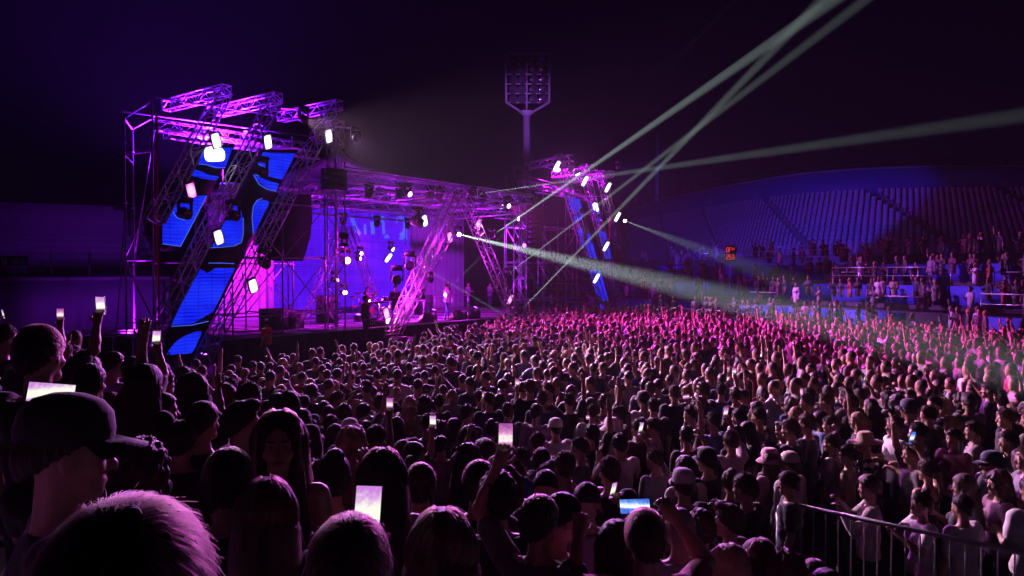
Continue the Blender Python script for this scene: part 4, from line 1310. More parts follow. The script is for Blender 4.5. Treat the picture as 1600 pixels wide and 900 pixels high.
def make_shirt(J, sleeve='tee', h=0.02, hem=0.86, grow=0.012, folds=0.006, neck=1.45, seed=0):
    F = Field(body_axes(J, h, h, h, 0.7))
    put_torso(F, J, grow)
    for s in (-1, 1): F.cone((s * 0.085, 0, 0.93), (s * 0.09, 0.01, 0.80), 0.095 * J.fat, 0.09 * J.fat, 0.05, (1, 1, 1), grow)
    if sleeve == 'tee':
        for a in J.arms: put_upper(F, a, grow + 0.008, 0.03, 0.62)
    elif sleeve == 'long':
        for a in J.arms:
            put_upper(F, a, grow + 0.006)
            G = Field(F.ax); put_fore(G, a, True, 0.02, grow + 0.004, 0.93)
            F.D = smin(F.D, G.D, 0.015)
    X, Y, Z = np.meshgrid(*F.ax, indexing='ij')
    fo = folds * (np.sin(X * 21 + Z * 34 + 2 * np.sin(Z * 9 + seed) + seed) + 0.7 * np.sin(Y * 33 - Z * 24 + X * 11 + seed * 2)) * np.clip((1.42 - Z) * 4, 0.25, 1)
    F.D = F.D + fo
    nk = J.neck
    ti = J.tilt
    Pz = (X - nk[0]) * ti[0, 2] + (Y - nk[1]) * ti[1, 2] + (Z - nk[2]) * ti[2, 2]
    # neckline: a scooped plane (lower at the front); raised sleeves stay
    rr = np.sqrt((X - nk[0]) ** 2 + ((Y - nk[1]) * 1.0) ** 2)
    dip = 0.035 if sleeve != 'tank' else 0.10
    cut = (Pz - (neck - 1.46) + np.clip(Y - nk[1], 0, 1) * dip * 6) 
    cut = np.where(rr < 0.135, cut, -1)
    F.D = np.maximum(F.D, cut * 0.8)
    if sleeve == 'tank':
        strap = np.abs(np.abs(X) - 0.095) < 0.016
        F.D = np.maximum(F.D, np.where(~strap, Pz + 0.15, -1) * 0.7)
        F.D = np.maximum(F.D, np.where(Pz > -0.22, np.abs(X) - (J.sw - 0.03), -1) * 0.8)
    F.D = np.maximum(F.D, (hem - Z))
    return F.mesh()

# ---- hair and hats live in the head's own frame (origin = J.hc, z up, y to the face)
class HeadOnly:
    pass
def head_J(female=False):
    J = Pose(); J.female = female; J.HR = np.eye(3); J.hc = np.zeros(3); J.H = lambda x, y, z: np.array([x, y, z]); J.up = lambda x, y, z: np.array([x, y + 0.0, z - 1.46 - 0.065]); return J

def make_hair(style, h=0.014, seed=1):
    lo, hi = np.array([-0.17, -0.2, -0.16]), np.array([0.17, 0.16, 0.29])
    if style in ('long', 'longwavy'): lo[2] = -0.46; hi[0] = 0.2; lo[0] = -0.2
    if style == 'pony': lo[1] = -0.27; lo[2] = -0.34
    F = Field([axis_pts(lo[i], hi[i], h) for i in range(3)])
    X, Y, Z = np.meshgrid(*F.ax, indexing='ij')
    gr = {'short': 0.015, 'buzz': 0.006, 'curly': 0.03, 'quiff': 0.016, 'long': 0.02, 'longwavy': 0.03, 'pony': 0.014, 'bun': 0.014, 'bob': 0.022}[style]
    F.ell((0, -0.014, 0.118), (0.080, 0.100, 0.099), 0.02, None, gr)
    if style in ('short', 'buzz', 'quiff', 'curly'):
        F.cone((0, -0.07, 0.07), (0, -0.062, 0.0), 0.058, 0.046, 0.03, (0.85, 1, 1), gr * 0.5)
    if style == 'quiff': F.ell((0, 0.062, 0.205), (0.06, 0.045, 0.03), 0.03)
    hairline = (0.6 * (Y - 0.045) + -0.8 * (Z - 0.13))            # >0 in front of / below the hairline
    side = np.where((Y > -0.045) & (Z < 0.12), 1, -1)
    cut = hairline
    if style in ('short', 'buzz', 'quiff', 'curly'):
        ear = np.minimum(np.minimum(Y + 0.045, 0.075 - Z), np.abs(X) - 0.05)
        F.D = np.maximum(F.D, np.maximum(cut * 0.9, np.minimum(ear, 0.05)))
        F.D = np.maximum(F.D, -(Z + 0.005 - 0.3 * np.clip(Y + 0.05, 0, 1)) if style != 'curly' else -(Z + 0.02))
    elif style in ('long', 'longwavy', 'bob'):
        L = -0.36 if style != 'bob' else -0.06
        G = Field(F.ax)
        G.cone((0, -0.045, 0.1), (0, -0.10, L), 0.105 + gr * 0.6, 0.10, 0.03, (0.92, 1.35, 1))
        for s in (-1, 1): G.cone((s * 0.075, -0.01, 0.08), (s * 0.098, 0.0 - 0.05 * (style == 'bob'), L * 0.75), 0.034 + gr * 0.5, 0.036, 0.03)
        F.D = smin(F.D, G.D, 0.03)
        if style == 'longwavy': F.D = F.D + 0.012 * np.sin(Z * 48 + 2 * np.sin(X * 30)) * np.sin(np.arctan2(Y, X) * 7 + 1)
        face = (np.sqrt((X / 0.066) ** 2 + ((Y - 0.115) / 0.105) ** 2 + ((Z - 0.045) / 0.125) ** 2) - 1) * 0.066
        F.D = np.maximum(F.D, -face)
        neckc = (np.sqrt((X / 0.06) ** 2 + ((Y - 0.06) / 0.075) ** 2) - 1) * 0.06
        F.D = np.maximum(F.D, np.where(Z < 0.0, -neckc, -1))
        F.D = np.maximum(F.D, (L - 0.03 - Z))
    elif style in ('pony', 'bun'):
        F.cone((0, -0.07, 0.07), (0, -0.062, 0.01), 0.058, 0.046, 0.03, (0.85, 1, 1), gr * 0.5)
        F.D = np.maximum(F.D, cut * 0.9)
        F.D = np.maximum(F.D, -(Z - 0.005))
        if style == 'bun': F.ell((0, -0.07, 0.225), (0.05, 0.05, 0.042), 0.015)
        else:
            F.cone((0, -0.115, 0.15), (0, -0.165, 0.1), 0.026, 0.036, 0.012); F.cone((0, -0.165, 0.1), (0, -0.175, -0.25), 0.038, 0.014, 0.012)
    if style == 'curly': F.D = F.D + 0.010 * np.sin(X * 95 + seed) * np.sin(Y * 90 + 1) * np.sin(Z * 93 + 2)
    else: F.D = F.D + 0.0035 * np.sin(np.arctan2(Y + 0.01, X) * 23 + 3 * np.sin(Z * 20)) 
    return F.mesh()

def make_hat(style):
    mb = MB()
    if style == 'cap':
        an = np.linspace(0, 2 * math.pi, 24, endpoint=False)
        V, q_ = [], []
        prof = [(1.0, 0.118), (1.01, 0.15), (0.93, 0.195), (0.70, 0.225), (0.35, 0.24), (0.02, 0.243)]
        for r, z in prof:
            for a in an: V.append((0.098 * r * math.cos(a), -0.014 + 0.118 * r * math.sin(a), z))
        for i in range(len(prof) - 1):
            for j in range(24): q_.append((i * 24 + j, i * 24 + (j + 1) % 24, i * 24 + 24 + (j + 1) % 24, i * 24 + 24 + j))
        mb.add(V, q_)
        V, q_ = [], []
        n = 13
        for i in range(n):
            a = math.pi * (0.12 + 0.76 * i / (n - 1))
            c, s = math.cos(a), math.sin(a)
            V += [(0.098 * c, -0.014 + 0.118 * s, 0.128), (0.102 * c, -0.014 + 0.118 * s + 0.085 * s ** 0.7, 0.108 - 0.012 * c * c * 2 + 0.0), (0.102 * c, -0.014 + 0.118 * s + 0.085 * s ** 0.7, 0.103 - 0.024 * c * c), (0.098 * c, -0.014 + 0.117 * s, 0.120)]
        for i in range(n - 1):
            for j in range(4): q_.append((4 * i + j, 4 * i + 4 + j, 4 * i + 4 + (j + 1) % 4, 4 * i + (j + 1) % 4))
        mb.add(V, q_)
    else:
        brim = 0.20 if style == 'sunhat' else 0.165
        drop = 0.02 if style == 'sunhat' else 0.05
        mb.lathe([(0.001, 0.245), (0.06, 0.243), (0.085, 0.225), (0.105, 0.13), (brim, 0.13 - drop), (brim, 0.123 - drop), (0.1, 0.118), (0.1, 0.13)], 28)
        mb.V[-1][:, 1] = mb.V[-1][:, 1] * 1.12 - 0.012
    return np.concatenate(mb.V), np.array(mb.Q)
# ------------------------------------------------------------------ materials that take each object's own colour
def objcol(name, rough, bump=0.0, bscale=60, sheen=0.0, aniso=None, vary=0.2, spec=0.5, pattern=0.0):
    m, nt, b = nodes(name)
    oi = nt.nodes.new('ShaderNodeObjectInfo')
    tc = nt.nodes.new('ShaderNodeTexCoord')
    nz = nt.nodes.new('ShaderNodeTexNoise'); nz.inputs['Scale'].default_value = 9; nz.inputs['Detail'].default_value = 4
    nt.links.new(tc.outputs['Object'], nz.inputs['Vector'])
    mr = nt.nodes.new('ShaderNodeMapRange'); mr.inputs[1].default_value = 0.3; mr.inputs[2].default_value = 0.7; mr.inputs[3].default_value = 1 - vary; mr.inputs[4].default_value = 1 + vary
    nt.links.new(nz.outputs['Fac'], mr.inputs[0])
    mx = nt.nodes.new('ShaderNodeVectorMath'); mx.operation = 'SCALE'
    nt.links.new(oi.outputs['Color'], mx.inputs[0]); nt.links.new(mr.outputs[0], mx.inputs['Scale'])
    nt.links.new(mx.outputs[0], b.inputs['Base Color'])
    b.inputs['Roughness'].default_value = rough
    b.inputs['Specular IOR Level'].default_value = spec
    if sheen:
        b.inputs['Sheen Weight'].default_value = sheen; b.inputs['Sheen Roughness'].default_value = 0.4
    if bump:
        n2 = nt.nodes.new('ShaderNodeTexNoise'); n2.inputs['Scale'].default_value = bscale; n2.inputs['Detail'].default_value = 3
        if aniso:
            mp = nt.nodes.new('ShaderNodeMapping'); mp.inputs['Scale'].default_value = aniso
            nt.links.new(tc.outputs['Object'], mp.inputs[0]); nt.links.new(mp.outputs[0], n2.inputs['Vector'])
        else: nt.links.new(tc.outputs['Object'], n2.inputs['Vector'])
        bp = nt.nodes.new('ShaderNodeBump'); bp.inputs['Strength'].default_value = bump; bp.inputs['Distance'].default_value = 0.01
        nt.links.new(n2.outputs['Fac'], bp.inputs['Height']); nt.links.new(bp.outputs['Normal'], b.inputs['Normal'])
    return m
skin_mat = objcol('skin', 0.48, 0.08, 90, vary=0.12)
cloth_mat = objcol('garment', 0.85, 0.25, 45, sheen=0.25, vary=0.12)
hair_mat = objcol('hair', 0.5, 0.8, 30, sheen=0.0, aniso=(6, 6, 0.6), vary=0.35, spec=0.35)
hat_mat = objcol('hat_cloth', 0.8, 0.2, 70, sheen=0.2, vary=0.1)
trouser_mat = pbr('dark_trousers', (0.03, 0.03, 0.045), 0.85, 0, 0.4, 6, 0.2, 40)

def body_mesh(J, name, waist=0.95, **k):
    V, Q = make_body(J, **k)
    zc = V[Q].mean(1)[:, 2]
    yc = np.abs(V[Q].mean(1)[:, 0])
    mi = ((zc < waist) & (yc < 0.21)).astype(np.int32)
    return mesh_np(name, V, Q, None, True, [skin_mat, trouser_mat], mi)
def shirt_mesh(J, name, **k):
    V, Q = make_shirt(J, **k)
    return mesh_np(name, V, Q, None, True, [cloth_mat])

HAIR = {}
def hair_mesh(style, h=0.014):
    key = (style, h)
    if key not in HAIR:
        if style in ('cap', 'bucket', 'sunhat'):
            V, Q = make_hat(style); HAIR[key] = mesh_np(style + '_hat', V, Q, None, True, [hat_mat])
        else:
            V, Q = make_hair(style, h); HAIR[key] = mesh_np(style + '_hair', V, Q, None, True, [hair_mat])
    return HAIR[key]

def put_person(body, shirt, J, loc, rz, scale, skin, top, hair_style, hair_col, label, group, hat=None, hat_col=None, hair_h=0.014, name='person'):
    o = link(name, body)
    o.location = tuple(loc); o.rotation_euler = (0, 0, rz); o.scale = (scale,) * 3
    o.color = (*skin, 1)
    tag(o, label, 'person', group)
    if shirt is not None:
        s = link('top', shirt, o); s.color = (*top, 1)
    Mh = Matrix.Translation(Vector(J.hc)) @ Matrix([list(r) for r in J.HR]).to_4x4()
    if hair_style:
        if hair_h > 0.01: shared = True
        else: shared = False
        hm = link('hair', hair_mesh(hair_style, hair_h), o); hm.color = (*hair_col, 1); hm.matrix_local = Mh
        if shared and not hat: shared_strands(hm, hair_style)
    if hat:
        hm = link('hat', hair_mesh(hat), o); hm.color = (*hat_col, 1); hm.matrix_local = Mh
    return o

SKINS = [(0.36, 0.21, 0.145), (0.31, 0.175, 0.115), (0.42, 0.26, 0.18), (0.26, 0.14, 0.09), (0.34, 0.21, 0.15)]

# ------------------------------------------------------------------ hair strands for the nearest heads (head frame)
def strand_mat(name, col):
    m = bpy.data.materials.new(name); m.use_nodes = True; nt = m.node_tree
    for n_ in list(nt.nodes): nt.nodes.remove(n_)
    o_ = nt.nodes.new('ShaderNodeOutputMaterial'); h_ = nt.nodes.new('ShaderNodeBsdfHairPrincipled')
    h_.parametrization = 'COLOR'; h_.inputs['Color'].default_value = (*col, 1)
    h_.inputs['Roughness'].default_value = 0.32; h_.inputs['Radial Roughness'].default_value = 0.4
    nt.links.new(h_.outputs[0], o_.inputs[0]); return m
strand_dark = strand_mat('dark_strand', (0.03, 0.016, 0.014))
strand_brown = strand_mat('brown_strand', (0.14, 0.07, 0.045))
strand_blonde = strand_mat('blonde_strand', (0.50, 0.34, 0.20))

def strands(style, n, seed, radius, mat, length=0.045, messy=0.35):
    rg = np.random.default_rng(seed)
    c = np.array([0, -0.014, 0.118]); r = np.array([0.080, 0.100, 0.099]) * 1.05
    d = rg.normal(size=(n * 4, 3)); d /= np.linalg.norm(d, axis=1)[:, None]
    p = c + d * r
    keep = (0.6 * (p[:, 1] - 0.045) - 0.8 * (p[:, 2] - 0.13) < -0.004) & (p[:, 2] > (0.0 if style == 'short' else 0.03))
    if style == 'short': keep &= ~((p[:, 2] < 0.07) & (p[:, 1] > -0.05))
    p = p[keep][:n]; n = len(p)
    nr = (p - c) / r ** 2; nr /= np.linalg.norm(nr, axis=1)[:, None]
    P = [p]
    if style == 'short':
        crown = np.array([0.01, -0.075, 0.20])
        t = p - crown; t -= nr * (t * nr).sum(1)[:, None]; t /= np.linalg.norm(t, axis=1)[:, None] + 1e-6
        L = length * rg.uniform(0.6, 1.25, n) * np.clip((p[:, 2] - 0.0) / 0.10, 0.25, 1)
        jit = rg.normal(size=(n, 3)) * messy
        dirn = nr * 0.2 + t * 0.9 + jit
        lmax = 1.01 + 0.03 * rg.uniform(0, 1, n) + 0.4 * rg.uniform(0, 1, n) ** 22
        q = p.copy(); k = 6
        for i in range(k - 1):
            dirn = dirn + np.array([0, 0, -0.18]) + t * 0.15 + rg.normal(size=(n, 3)) * messy * 0.25
            dirn /= np.linalg.norm(dirn, axis=1)[:, None]
            q = q + dirn * (L / (k - 1))[:, None]
            e = (q - c) / (r * 1.03 + 0.006); l = np.linalg.norm(e, axis=1)
            f_ = np.where(q[:, 2] > 0.03, np.clip(l, 1, lmax + 0.008 * i) / np.maximum(l, 1e-3), 1)
            q = c + (q - c) * f_[:, None]; P.append(q.copy())
    else:
        k = 15 if style == 'long' else 9
        step = 0.037
        sx = np.sign(p[:, 0]) + (p[:, 0] == 0)
        dirn = np.stack([sx * 0.7, -0.35 + 0 * sx, -0.25 + 0 * sx], 1) + nr * 0.02 + rg.normal(size=(n, 3)) * 0.12
        q = p.copy()
        fr_ = rg.uniform(0, 1, n)
        off = 0.002 + 0.014 * rg.uniform(0, 1, n) ** 2
        for i in range(k - 1):
            dirn = dirn * 0.55 + np.array([0, -0.04, -0.75]) + rg.normal(size=(n, 3)) * (0.05 + 0.10 * messy)
            dirn /= np.linalg.norm(dirn, axis=1)[:, None]
            q = q + dirn * step * (0.8 + 0.4 * fr_)[:, None]
            e = (q - c) / (r * 1.10 + off[:, None]); l = np.linalg.norm(e, axis=1)
            f1 = np.where(q[:, 2] > 0.07, np.clip(l, 1, 1.02) / np.maximum(l, 1e-3), 1)
            q = c + (q - c) * f1[:, None]
            ax_ = np.stack([q[:, 0] / (0.112 + off), (q[:, 1] + 0.055) / (0.088 + off)], 1); l2 = np.linalg.norm(ax_, axis=1)
            low = (q[:, 2] <= 0.06) & (l2 < 1)
            f_ = 1 / np.maximum(l2, 1e-2)
            q[:, 0] = np.where(low, q[:, 0] * f_, q[:, 0]); q[:, 1] = np.where(low, (q[:, 1] + 0.055) * f_ - 0.055, q[:, 1])
            q[:, 1] = np.where((np.abs(q[:, 0]) < 0.085) & (q[:, 1] > -0.0), np.minimum(q[:, 1], 0.0), q[:, 1])
            P.append(q.copy())
    A = np.stack(P, 1)                                     # n, k, 3
    k = A.shape[1]
    hc_ = bpy.data.hair_curves.new('strands')
    hc_.add_curves([k] * n)
    hc_.attributes['position'].data.foreach_set('vector', A.astype(np.float32).ravel())
    ra = hc_.attributes.get('radius') or hc_.attributes.new('radius', 'FLOAT', 'POINT')
    ra.data.foreach_set('value', np.tile(radius * np.linspace(1, 0.35, k), n).astype(np.float32))
    hc_.materials.append(mat)
    return hc_
def add_strands(hair_obj, data):
    return link('strands', data, hair_obj)

SHARED = {}
strand_obj = bpy.data.materials.new('crowd_strand'); strand_obj.use_nodes = True
_b = strand_obj.node_tree.nodes['Principled BSDF']; _oi = strand_obj.node_tree.nodes.new('ShaderNodeObjectInfo')
strand_obj.node_tree.links.new(_oi.outputs['Color'], _b.inputs['Base Color']); _b.inputs['Roughness'].default_value = 0.45; _b.inputs['Specular IOR Level'].default_value = 0.4
def shared_strands(hair_obj, style):
    k = {'short': 'short', 'buzz': 'short', 'quiff': 'short', 'curly': 'short', 'pony': 'short', 'bun': 'short', 'long': 'long', 'longwavy': 'long', 'bob': 'mid'}[style]
    key = (k, style == 'curly', style == 'buzz')
    if key not in SHARED:
        SHARED[key] = strands(k, 700 if k == 'short' else 420, 5, 0.0022, strand_obj, 0.05 if style != 'buzz' else 0.016, 0.5 if style == 'curly' else 0.3)
    o = link('strands', SHARED[key], hair_obj); o.color = hair_obj.color

cloth_pat, _nt, _b2 = nodes('patterned_garment')
_oi2 = _nt.nodes.new('ShaderNodeObjectInfo'); _tc2 = _nt.nodes.new('ShaderNodeTexCoord'); _vo = _nt.nodes.new('ShaderNodeTexVoronoi'); _vo.inputs['Scale'].default_value = 11
_gt = _nt.nodes.new('ShaderNodeMath'); _gt.operation = 'GREATER_THAN'; _gt.inputs[1].default_value = 0.42; _mx = _nt.nodes.new('ShaderNodeMix'); _mx.data_type = 'RGBA'; _mx.inputs[7].default_value = (0.02, 0.02, 0.03, 1)
_nt.links.new(_tc2.outputs['Object'], _vo.inputs['Vector']); _nt.links.new(_vo.outputs['Distance'], _gt.inputs[0]); _nt.links.new(_gt.outputs[0], _mx.inputs[0]); _nt.links.new(_oi2.outputs['Color'], _mx.inputs[6]); _nt.links.new(_mx.outputs[2], _b2.inputs['Base Color']); _b2.inputs['Roughness'].default_value = 0.85
def pattern_top(person):
    for c_ in person.children:
        if c_.name.startswith('top'):
            c_.material_slots[0].link = 'OBJECT'; c_.material_slots[0].material = cloth_pat
# ------------------------------------------------------------------ band, crew and gear on the stage
def stage_person(px, py, n, label, z=None, right='down', left='down', turn=0.0, female=False, top=(0.035, 0.032, 0.04), sleeve='tee', hair='short', hcol=(0.02, 0.013, 0.011), height=1.76, legs=0.0, lean=0.0, fat=1.0, trousers=None, hat=None, hat_col=None, group='people working on the stage'):
    J = skeleton(right, left, 0.0, -0.08, female, fat, lean, legs)
    b = body_mesh(J, 'person_body', h=0.018, hh=0.013, hhand=0.011); s = shirt_mesh(J, 'top_garment', sleeve=sleeve, h=0.02, seed=px)
    if trousers: b.materials[1] = trousers
    p = on(px, py, n); d = project(p)[2]
    z0 = DECK if z is None else z
    rz = math.atan2(SN[1], SN[0]) - math.pi / 2 + turn
    return put_person(b, s, J, (p[0], p[1], z0), rz, height / 1.79, SKINS[0], top, hair, hcol, label, group, hat, hat_col)
jeans = pbr('blue_jeans', (0.05, 0.08, 0.25), 0.85, 0, 0.3, 8, 0.2, 60)
stage_person(698, 470, -0.9, 'performer in a white patterned shirt and jeans singing at the stage front', right=((0.3, 0.35, -0.8), (-0.45, 0.5, 0.75), 0.9), left='bent', top=(0.75, 0.72, 0.74), sleeve='tee', trousers=jeans, turn=rad(25), legs=0.6, hair='short', fat=1.08, height=1.82)
stage_person(618, 480, -1.2, 'musician in black stepping behind the left truss leg', right='bent', left='bent', top=(0.02, 0.02, 0.025), legs=1.2, turn=rad(-35), sleeve='long', height=1.80)
stage_person(731, 470, -6.5, 'guitarist in shadow at the rear of the stage', right='bent', left='bent', top=(0.1, 0.1, 0.12), height=1.76)
stage_person(765, 468, -6.0, 'second shadowed musician beside the rear scaffold', right='clap', left='bent', top=(0.2, 0.2, 0.22), height=1.74)
stage_person(574, 470, -6.0, 'drummer seated behind the cymbals', z=DECK - 0.1, right='point', left='reach', top=(0.2, 0.05, 0.1), height=1.7)
stage_person(571, 520, 0.9, 'guard in black standing in front of the stage skirt', z=0.9, top=(0.012, 0.012, 0.014), sleeve='long', turn=rad(20), height=1.85, fat=1.12)
rb = box_sn(MB(), 7.0, 7.9, 0.45, 1.4, 0.0, 0.9).build('guard_platform', black_metal); tag(rb, 'black box the guard stands on before the stage', 'platform')
stage_person(417, 560, 1.1, 'crew member in a bright red vest from behind below the near wing', z=0.25, top=(0.55, 0.05, 0.03), turn=rad(200), height=1.78, fat=1.1)
rb = box_sn(MB(), 0.95, 2.1, 0.7, 1.5, 0.0, 0.25).build('low_platform', black_metal); tag(rb, 'low black step under the red-vested crew member', 'platform')
# microphone held by the performer
pm = on(699, 461, -0.68)
mb = MB().tube(pm - Z3 * 0.09, pm + Z3 * 0.06, 0.014, 8, 0.018); r_ = mb.build('microphone', black_metal); 
tag(r_, 'hand microphone at the mouth of the white-shirted performer', 'microphone')

def table(s0, s1, n0, n1, h, label):
    o = empty('equipment_table', W((s0 + s1) / 2, (n0 + n1) / 2, DECK)); tag(o, label, 'table', 'tables on the stage')
    rel(box_sn(MB(), s0, s1, n0, n1, DECK + h - 0.05, DECK + h).build('table_top', pbr('pale_board', (0.5, 0.48, 0.5), 0.6)), o)
    for s_ in (s0 + 0.05, (s0 + s1) / 2, s1 - 0.05):
        for n_ in (n0 + 0.05, n1 - 0.05):
            rel(MB().tube(W(s_, n_, DECK), W(s_, n_, DECK + h - 0.05), 0.03, 6).build('leg', alu), o)
table(10.2, 12.7, -3.3, -2.5, 0.95, 'long pale equipment table beside the white-shirted performer')
def gear(s, n, z, w, d, h, name, label, cat, knobs=8):
    o = empty(name, W(s, n, z)); tag(o, label, cat)
    rel(box_sn(MB(), s - w / 2, s + w / 2, n - d / 2, n + d / 2, z, z + h).build('case', black_metal), o)
    for i in range(knobs):
        q = W(s - w / 2 + w * (i + 0.5) / knobs, n + 0.05 * (i % 3 - 1), z + h)
        rel(MB().tube(q, q + Z3 * 0.03, 0.018, 6).build('knob', alu), o)
gear(10.9, -2.9, DECK + 0.95, 0.7, 0.5, 0.10, 'audio_mixer', 'black mixer with pale knobs on the equipment table', 'mixer')
gear(11.8, -2.9, DECK + 0.95, 0.5, 0.4, 0.08, 'turntable_deck', 'second black deck nearer the performer on the equipment table', 'deck', 6)
gear(10.35, -2.9, DECK + 0.95, 0.3, 0.3, 0.22, 'small_amplifier', 'small black amplifier at the left end of the equipment table', 'amplifier', 4)
def wedge(px, py, n, label, turn=0.0):
    p = on(px, py, n); s = (p[:2] - S0) @ SU
    o = empty('monitor_wedge', W(s, n, DECK)); tag(o, label, 'monitor speaker', 'floor monitor wedges')
    prof = [(-0.3, 0), (0.28, 0), (0.28, 0.14), (-0.12, 0.5), (-0.3, 0.42)]
    P = [W(s - 0.35, n + a, DECK + 0.01 + b) for a, b in [(-x, z) for x, z in prof]]
    rel(MB().prism(P, U3 * 0.7).build('cabinet', black_metal), o)
    g0 = [W(s - 0.28, n - 0.20, DECK + 0.24), W(s - 0.28, n + 0.06, DECK + 0.48)]
    rel(MB().prism([g0[0], g0[0] + U3 * 0.56, g0[1] + U3 * 0.56, g0[1]], -N3 * 0.012 + Z3 * 0.012).build('grille', pbr('grille', (0.06, 0.06, 0.07), 0.5, 0.6)), o)
wedge(668, 508, -0.5, 'black floor monitor in front of the walking musician')
wedge(716, 505, -0.5, 'floor monitor glowing magenta right of the performer')
wedge(737, 505, -0.6, 'dark floor monitor further right of the performer')
# drum kit
ds, dn = 10.9, -5.2
dk = empty('drum_kit', W(ds, dn, DECK)); tag(dk, 'drum kit with cymbals left of the equipment table', 'drum kit')
shell = pbr('drum_shell', (0.35, 0.05, 0.08), 0.3, 0, 0.2, 4); brass = pbr('cymbal_brass', (0.75, 0.5, 0.2), 0.25, 1.0, 0.1, 6)
def drum(s, n, z, r, h, ax=None):
    R_ = None if ax is None else np.stack([basis(ax)[:, 0], basis(ax)[:, 2], basis(ax)[:, 1]], 1)
    o = MB().lathe([(0.001, h / 2), (r, h / 2), (r * 1.03, h / 2 - 0.02), (r, h / 2 - 0.04), (r, -h / 2), (0.001, -h / 2)], 18, W(s, n, z), R_).build('drum', shell, smooth=False); rel(o, dk)
drum(ds, dn + 0.3, DECK + 0.32, 0.28, 0.42, N3); drum(ds - 0.25, dn + 0.25, DECK + 0.75, 0.16, 0.2); drum(ds + 0.25, dn + 0.25, DECK + 0.75, 0.16, 0.2); drum(ds + 0.6, dn - 0.1, DECK + 0.4, 0.2, 0.36); drum(ds - 0.55, dn - 0.1, DECK + 0.6, 0.18, 0.15)
for ds_, dz in ((-0.75, 1.15), (0.7, 1.2), (-0.35, 1.3), (0.35, 1.05)):
    c = W(ds + ds_, dn + 0.1, DECK + dz)
    cym = MB().lathe([(0.001, 0.03), (0.04, 0.025), (0.06, 0.01), (0.22, -0.005), (0.22, -0.008), (0.001, 0.0)], 20, c, rotx(0.2)).build('cymbal', brass, smooth=True); rel(cym, dk)
    rel(MB().tube(W(ds + ds_, dn + 0.1, DECK), c, 0.012, 5).build('cymbal_stand', alu), dk)
# keyboard on a stand
ks, kn = 8.6, -1.6
kb = empty('keyboard_stand', W(ks, kn, DECK)); tag(kb, 'dark keyboard on a stand behind the guard', 'keyboard')
rel(box_sn(MB(), ks - 0.55, ks + 0.55, kn - 0.16, kn + 0.16, DECK + 0.95, DECK + 1.03).build('keyboard', black_metal), kb)
rel(MB().tube(W(ks, kn, DECK), W(ks, kn, DECK + 0.95), 0.03, 6).tube(W(ks - 0.4, kn, DECK + 0.02), W(ks + 0.4, kn, DECK + 0.02), 0.025, 6).build('stand', black_metal), kb)
for i in range(14): rel(box_sn(MB(), ks - 0.5 + i * 0.072, ks - 0.436 + i * 0.072, kn + 0.0, kn + 0.14, DECK + 1.03, DECK + 1.042).build('key', pbr('key_white', (0.7, 0.7, 0.7), 0.4)), kb)
# speaker cabinets at the back of the near wing and by the kit
for i, (s_, n_, z_, w_, h_, lab) in enumerate(((7.6, -4.0, DECK, 0.8, 1.3, 'tall dark speaker cabinet behind the keyboard'), (3.4, -2.2, DECK, 1.0, 0.9, 'dark equipment rack inside the near wing'), (4.5, -2.4, DECK, 0.7, 0.7, 'low dark case inside the near wing beside the rack'), (15.2, -5.0, DECK, 0.9, 1.1, 'blue-lit amplifier cabinet behind the performer'))):
    o = empty('speaker_cabinet', W(s_, n_, z_)); tag(o, lab, 'speaker cabinet', 'cabinets on the stage')
    rel(box_sn(MB(), s_ - w_ / 2, s_ + w_ / 2, n_ - 0.3, n_ + 0.3, z_ + 0.02, z_ + h_).build('cabinet', black_metal), o)
    rel(box_sn(MB(), s_ - w_ / 2 + 0.05, s_ + w_ / 2 - 0.05, n_ + 0.3, n_ + 0.315, z_ + 0.1, z_ + h_ - 0.06).build('grille', pbr('grille', (0.06, 0.06, 0.07), 0.5, 0.6)), o)
    for j in (-1, 1): rel(MB().lathe([(0.001, 0.0), (0.1, 0.0), (0.16, 0.03), (0.17, 0.02)], 16, W(s_, n_ + 0.318, z_ + h_ * (0.5 + 0.22 * j)), np.stack([U3, Z3, N3], 1)).build('speaker_cone', dark_rubber), o)
# riser rails at the rear right
rr = empty('riser_rail', W(15.5, -5.5, DECK)); tag(rr, 'low lit guard rail round the riser behind the performer', 'rail')
for z_ in (DECK + 0.5, DECK + 0.95): rel(MB().tube(W(14.0, -5.8, z_), W(20.0, -5.8, z_), 0.025, 5).build('rail', alu), rr)
for s_ in np.arange(14.0, 20.1, 1.5): rel(MB().tube(W(s_, -5.8, DECK), W(s_, -5.8, DECK + 0.95), 0.025, 5).build('post', alu), rr)
# hanging line array
def line_array(s, n, ztop, k, label):
    o = empty('line_array', W(s, n, ztop)); tag(o, label, 'speaker array', 'hanging speaker arrays')
    z = ztop; tilt_ = 0.0; nn = n
    for i in range(k):
        tilt_ += 0.03 * i / 3
        R_ = np.stack([U3, N3 * math.cos(tilt_) - Z3 * math.sin(tilt_), Z3 * math.cos(tilt_) + N3 * math.sin(tilt_)], 1)
        c = W(s, nn, z)
        cb = MB().box(c, (0.9, 0.55, 0.27), R_).build('cabinet', black_metal); rel(cb, o)
        rel(MB().box(c + R_[:, 1] * 0.28, (0.84, 0.02, 0.22), R_).build('grille', pbr('grille', (0.06, 0.06, 0.07), 0.5, 0.6)), cb)
        z -= 0.285 * math.cos(tilt_); nn -= 0.285 * math.sin(tilt_)
    rel(MB().tube(W(s - 0.3, n, ztop + 0.14), W(s - 0.1, n, ztop + 0.9), 0.015).tube(W(s + 0.3, n, ztop + 0.14), W(s + 0.1, n, ztop + 0.9), 0.015).build('chain', steel), o)
line_array(19.3, -0.2, 7.2, 11, 'curved black speaker array hanging right of the roof tower')
line_array(4.75, 0.0, 7.75, 3, 'short black speaker box cluster hanging at the near roof corner')
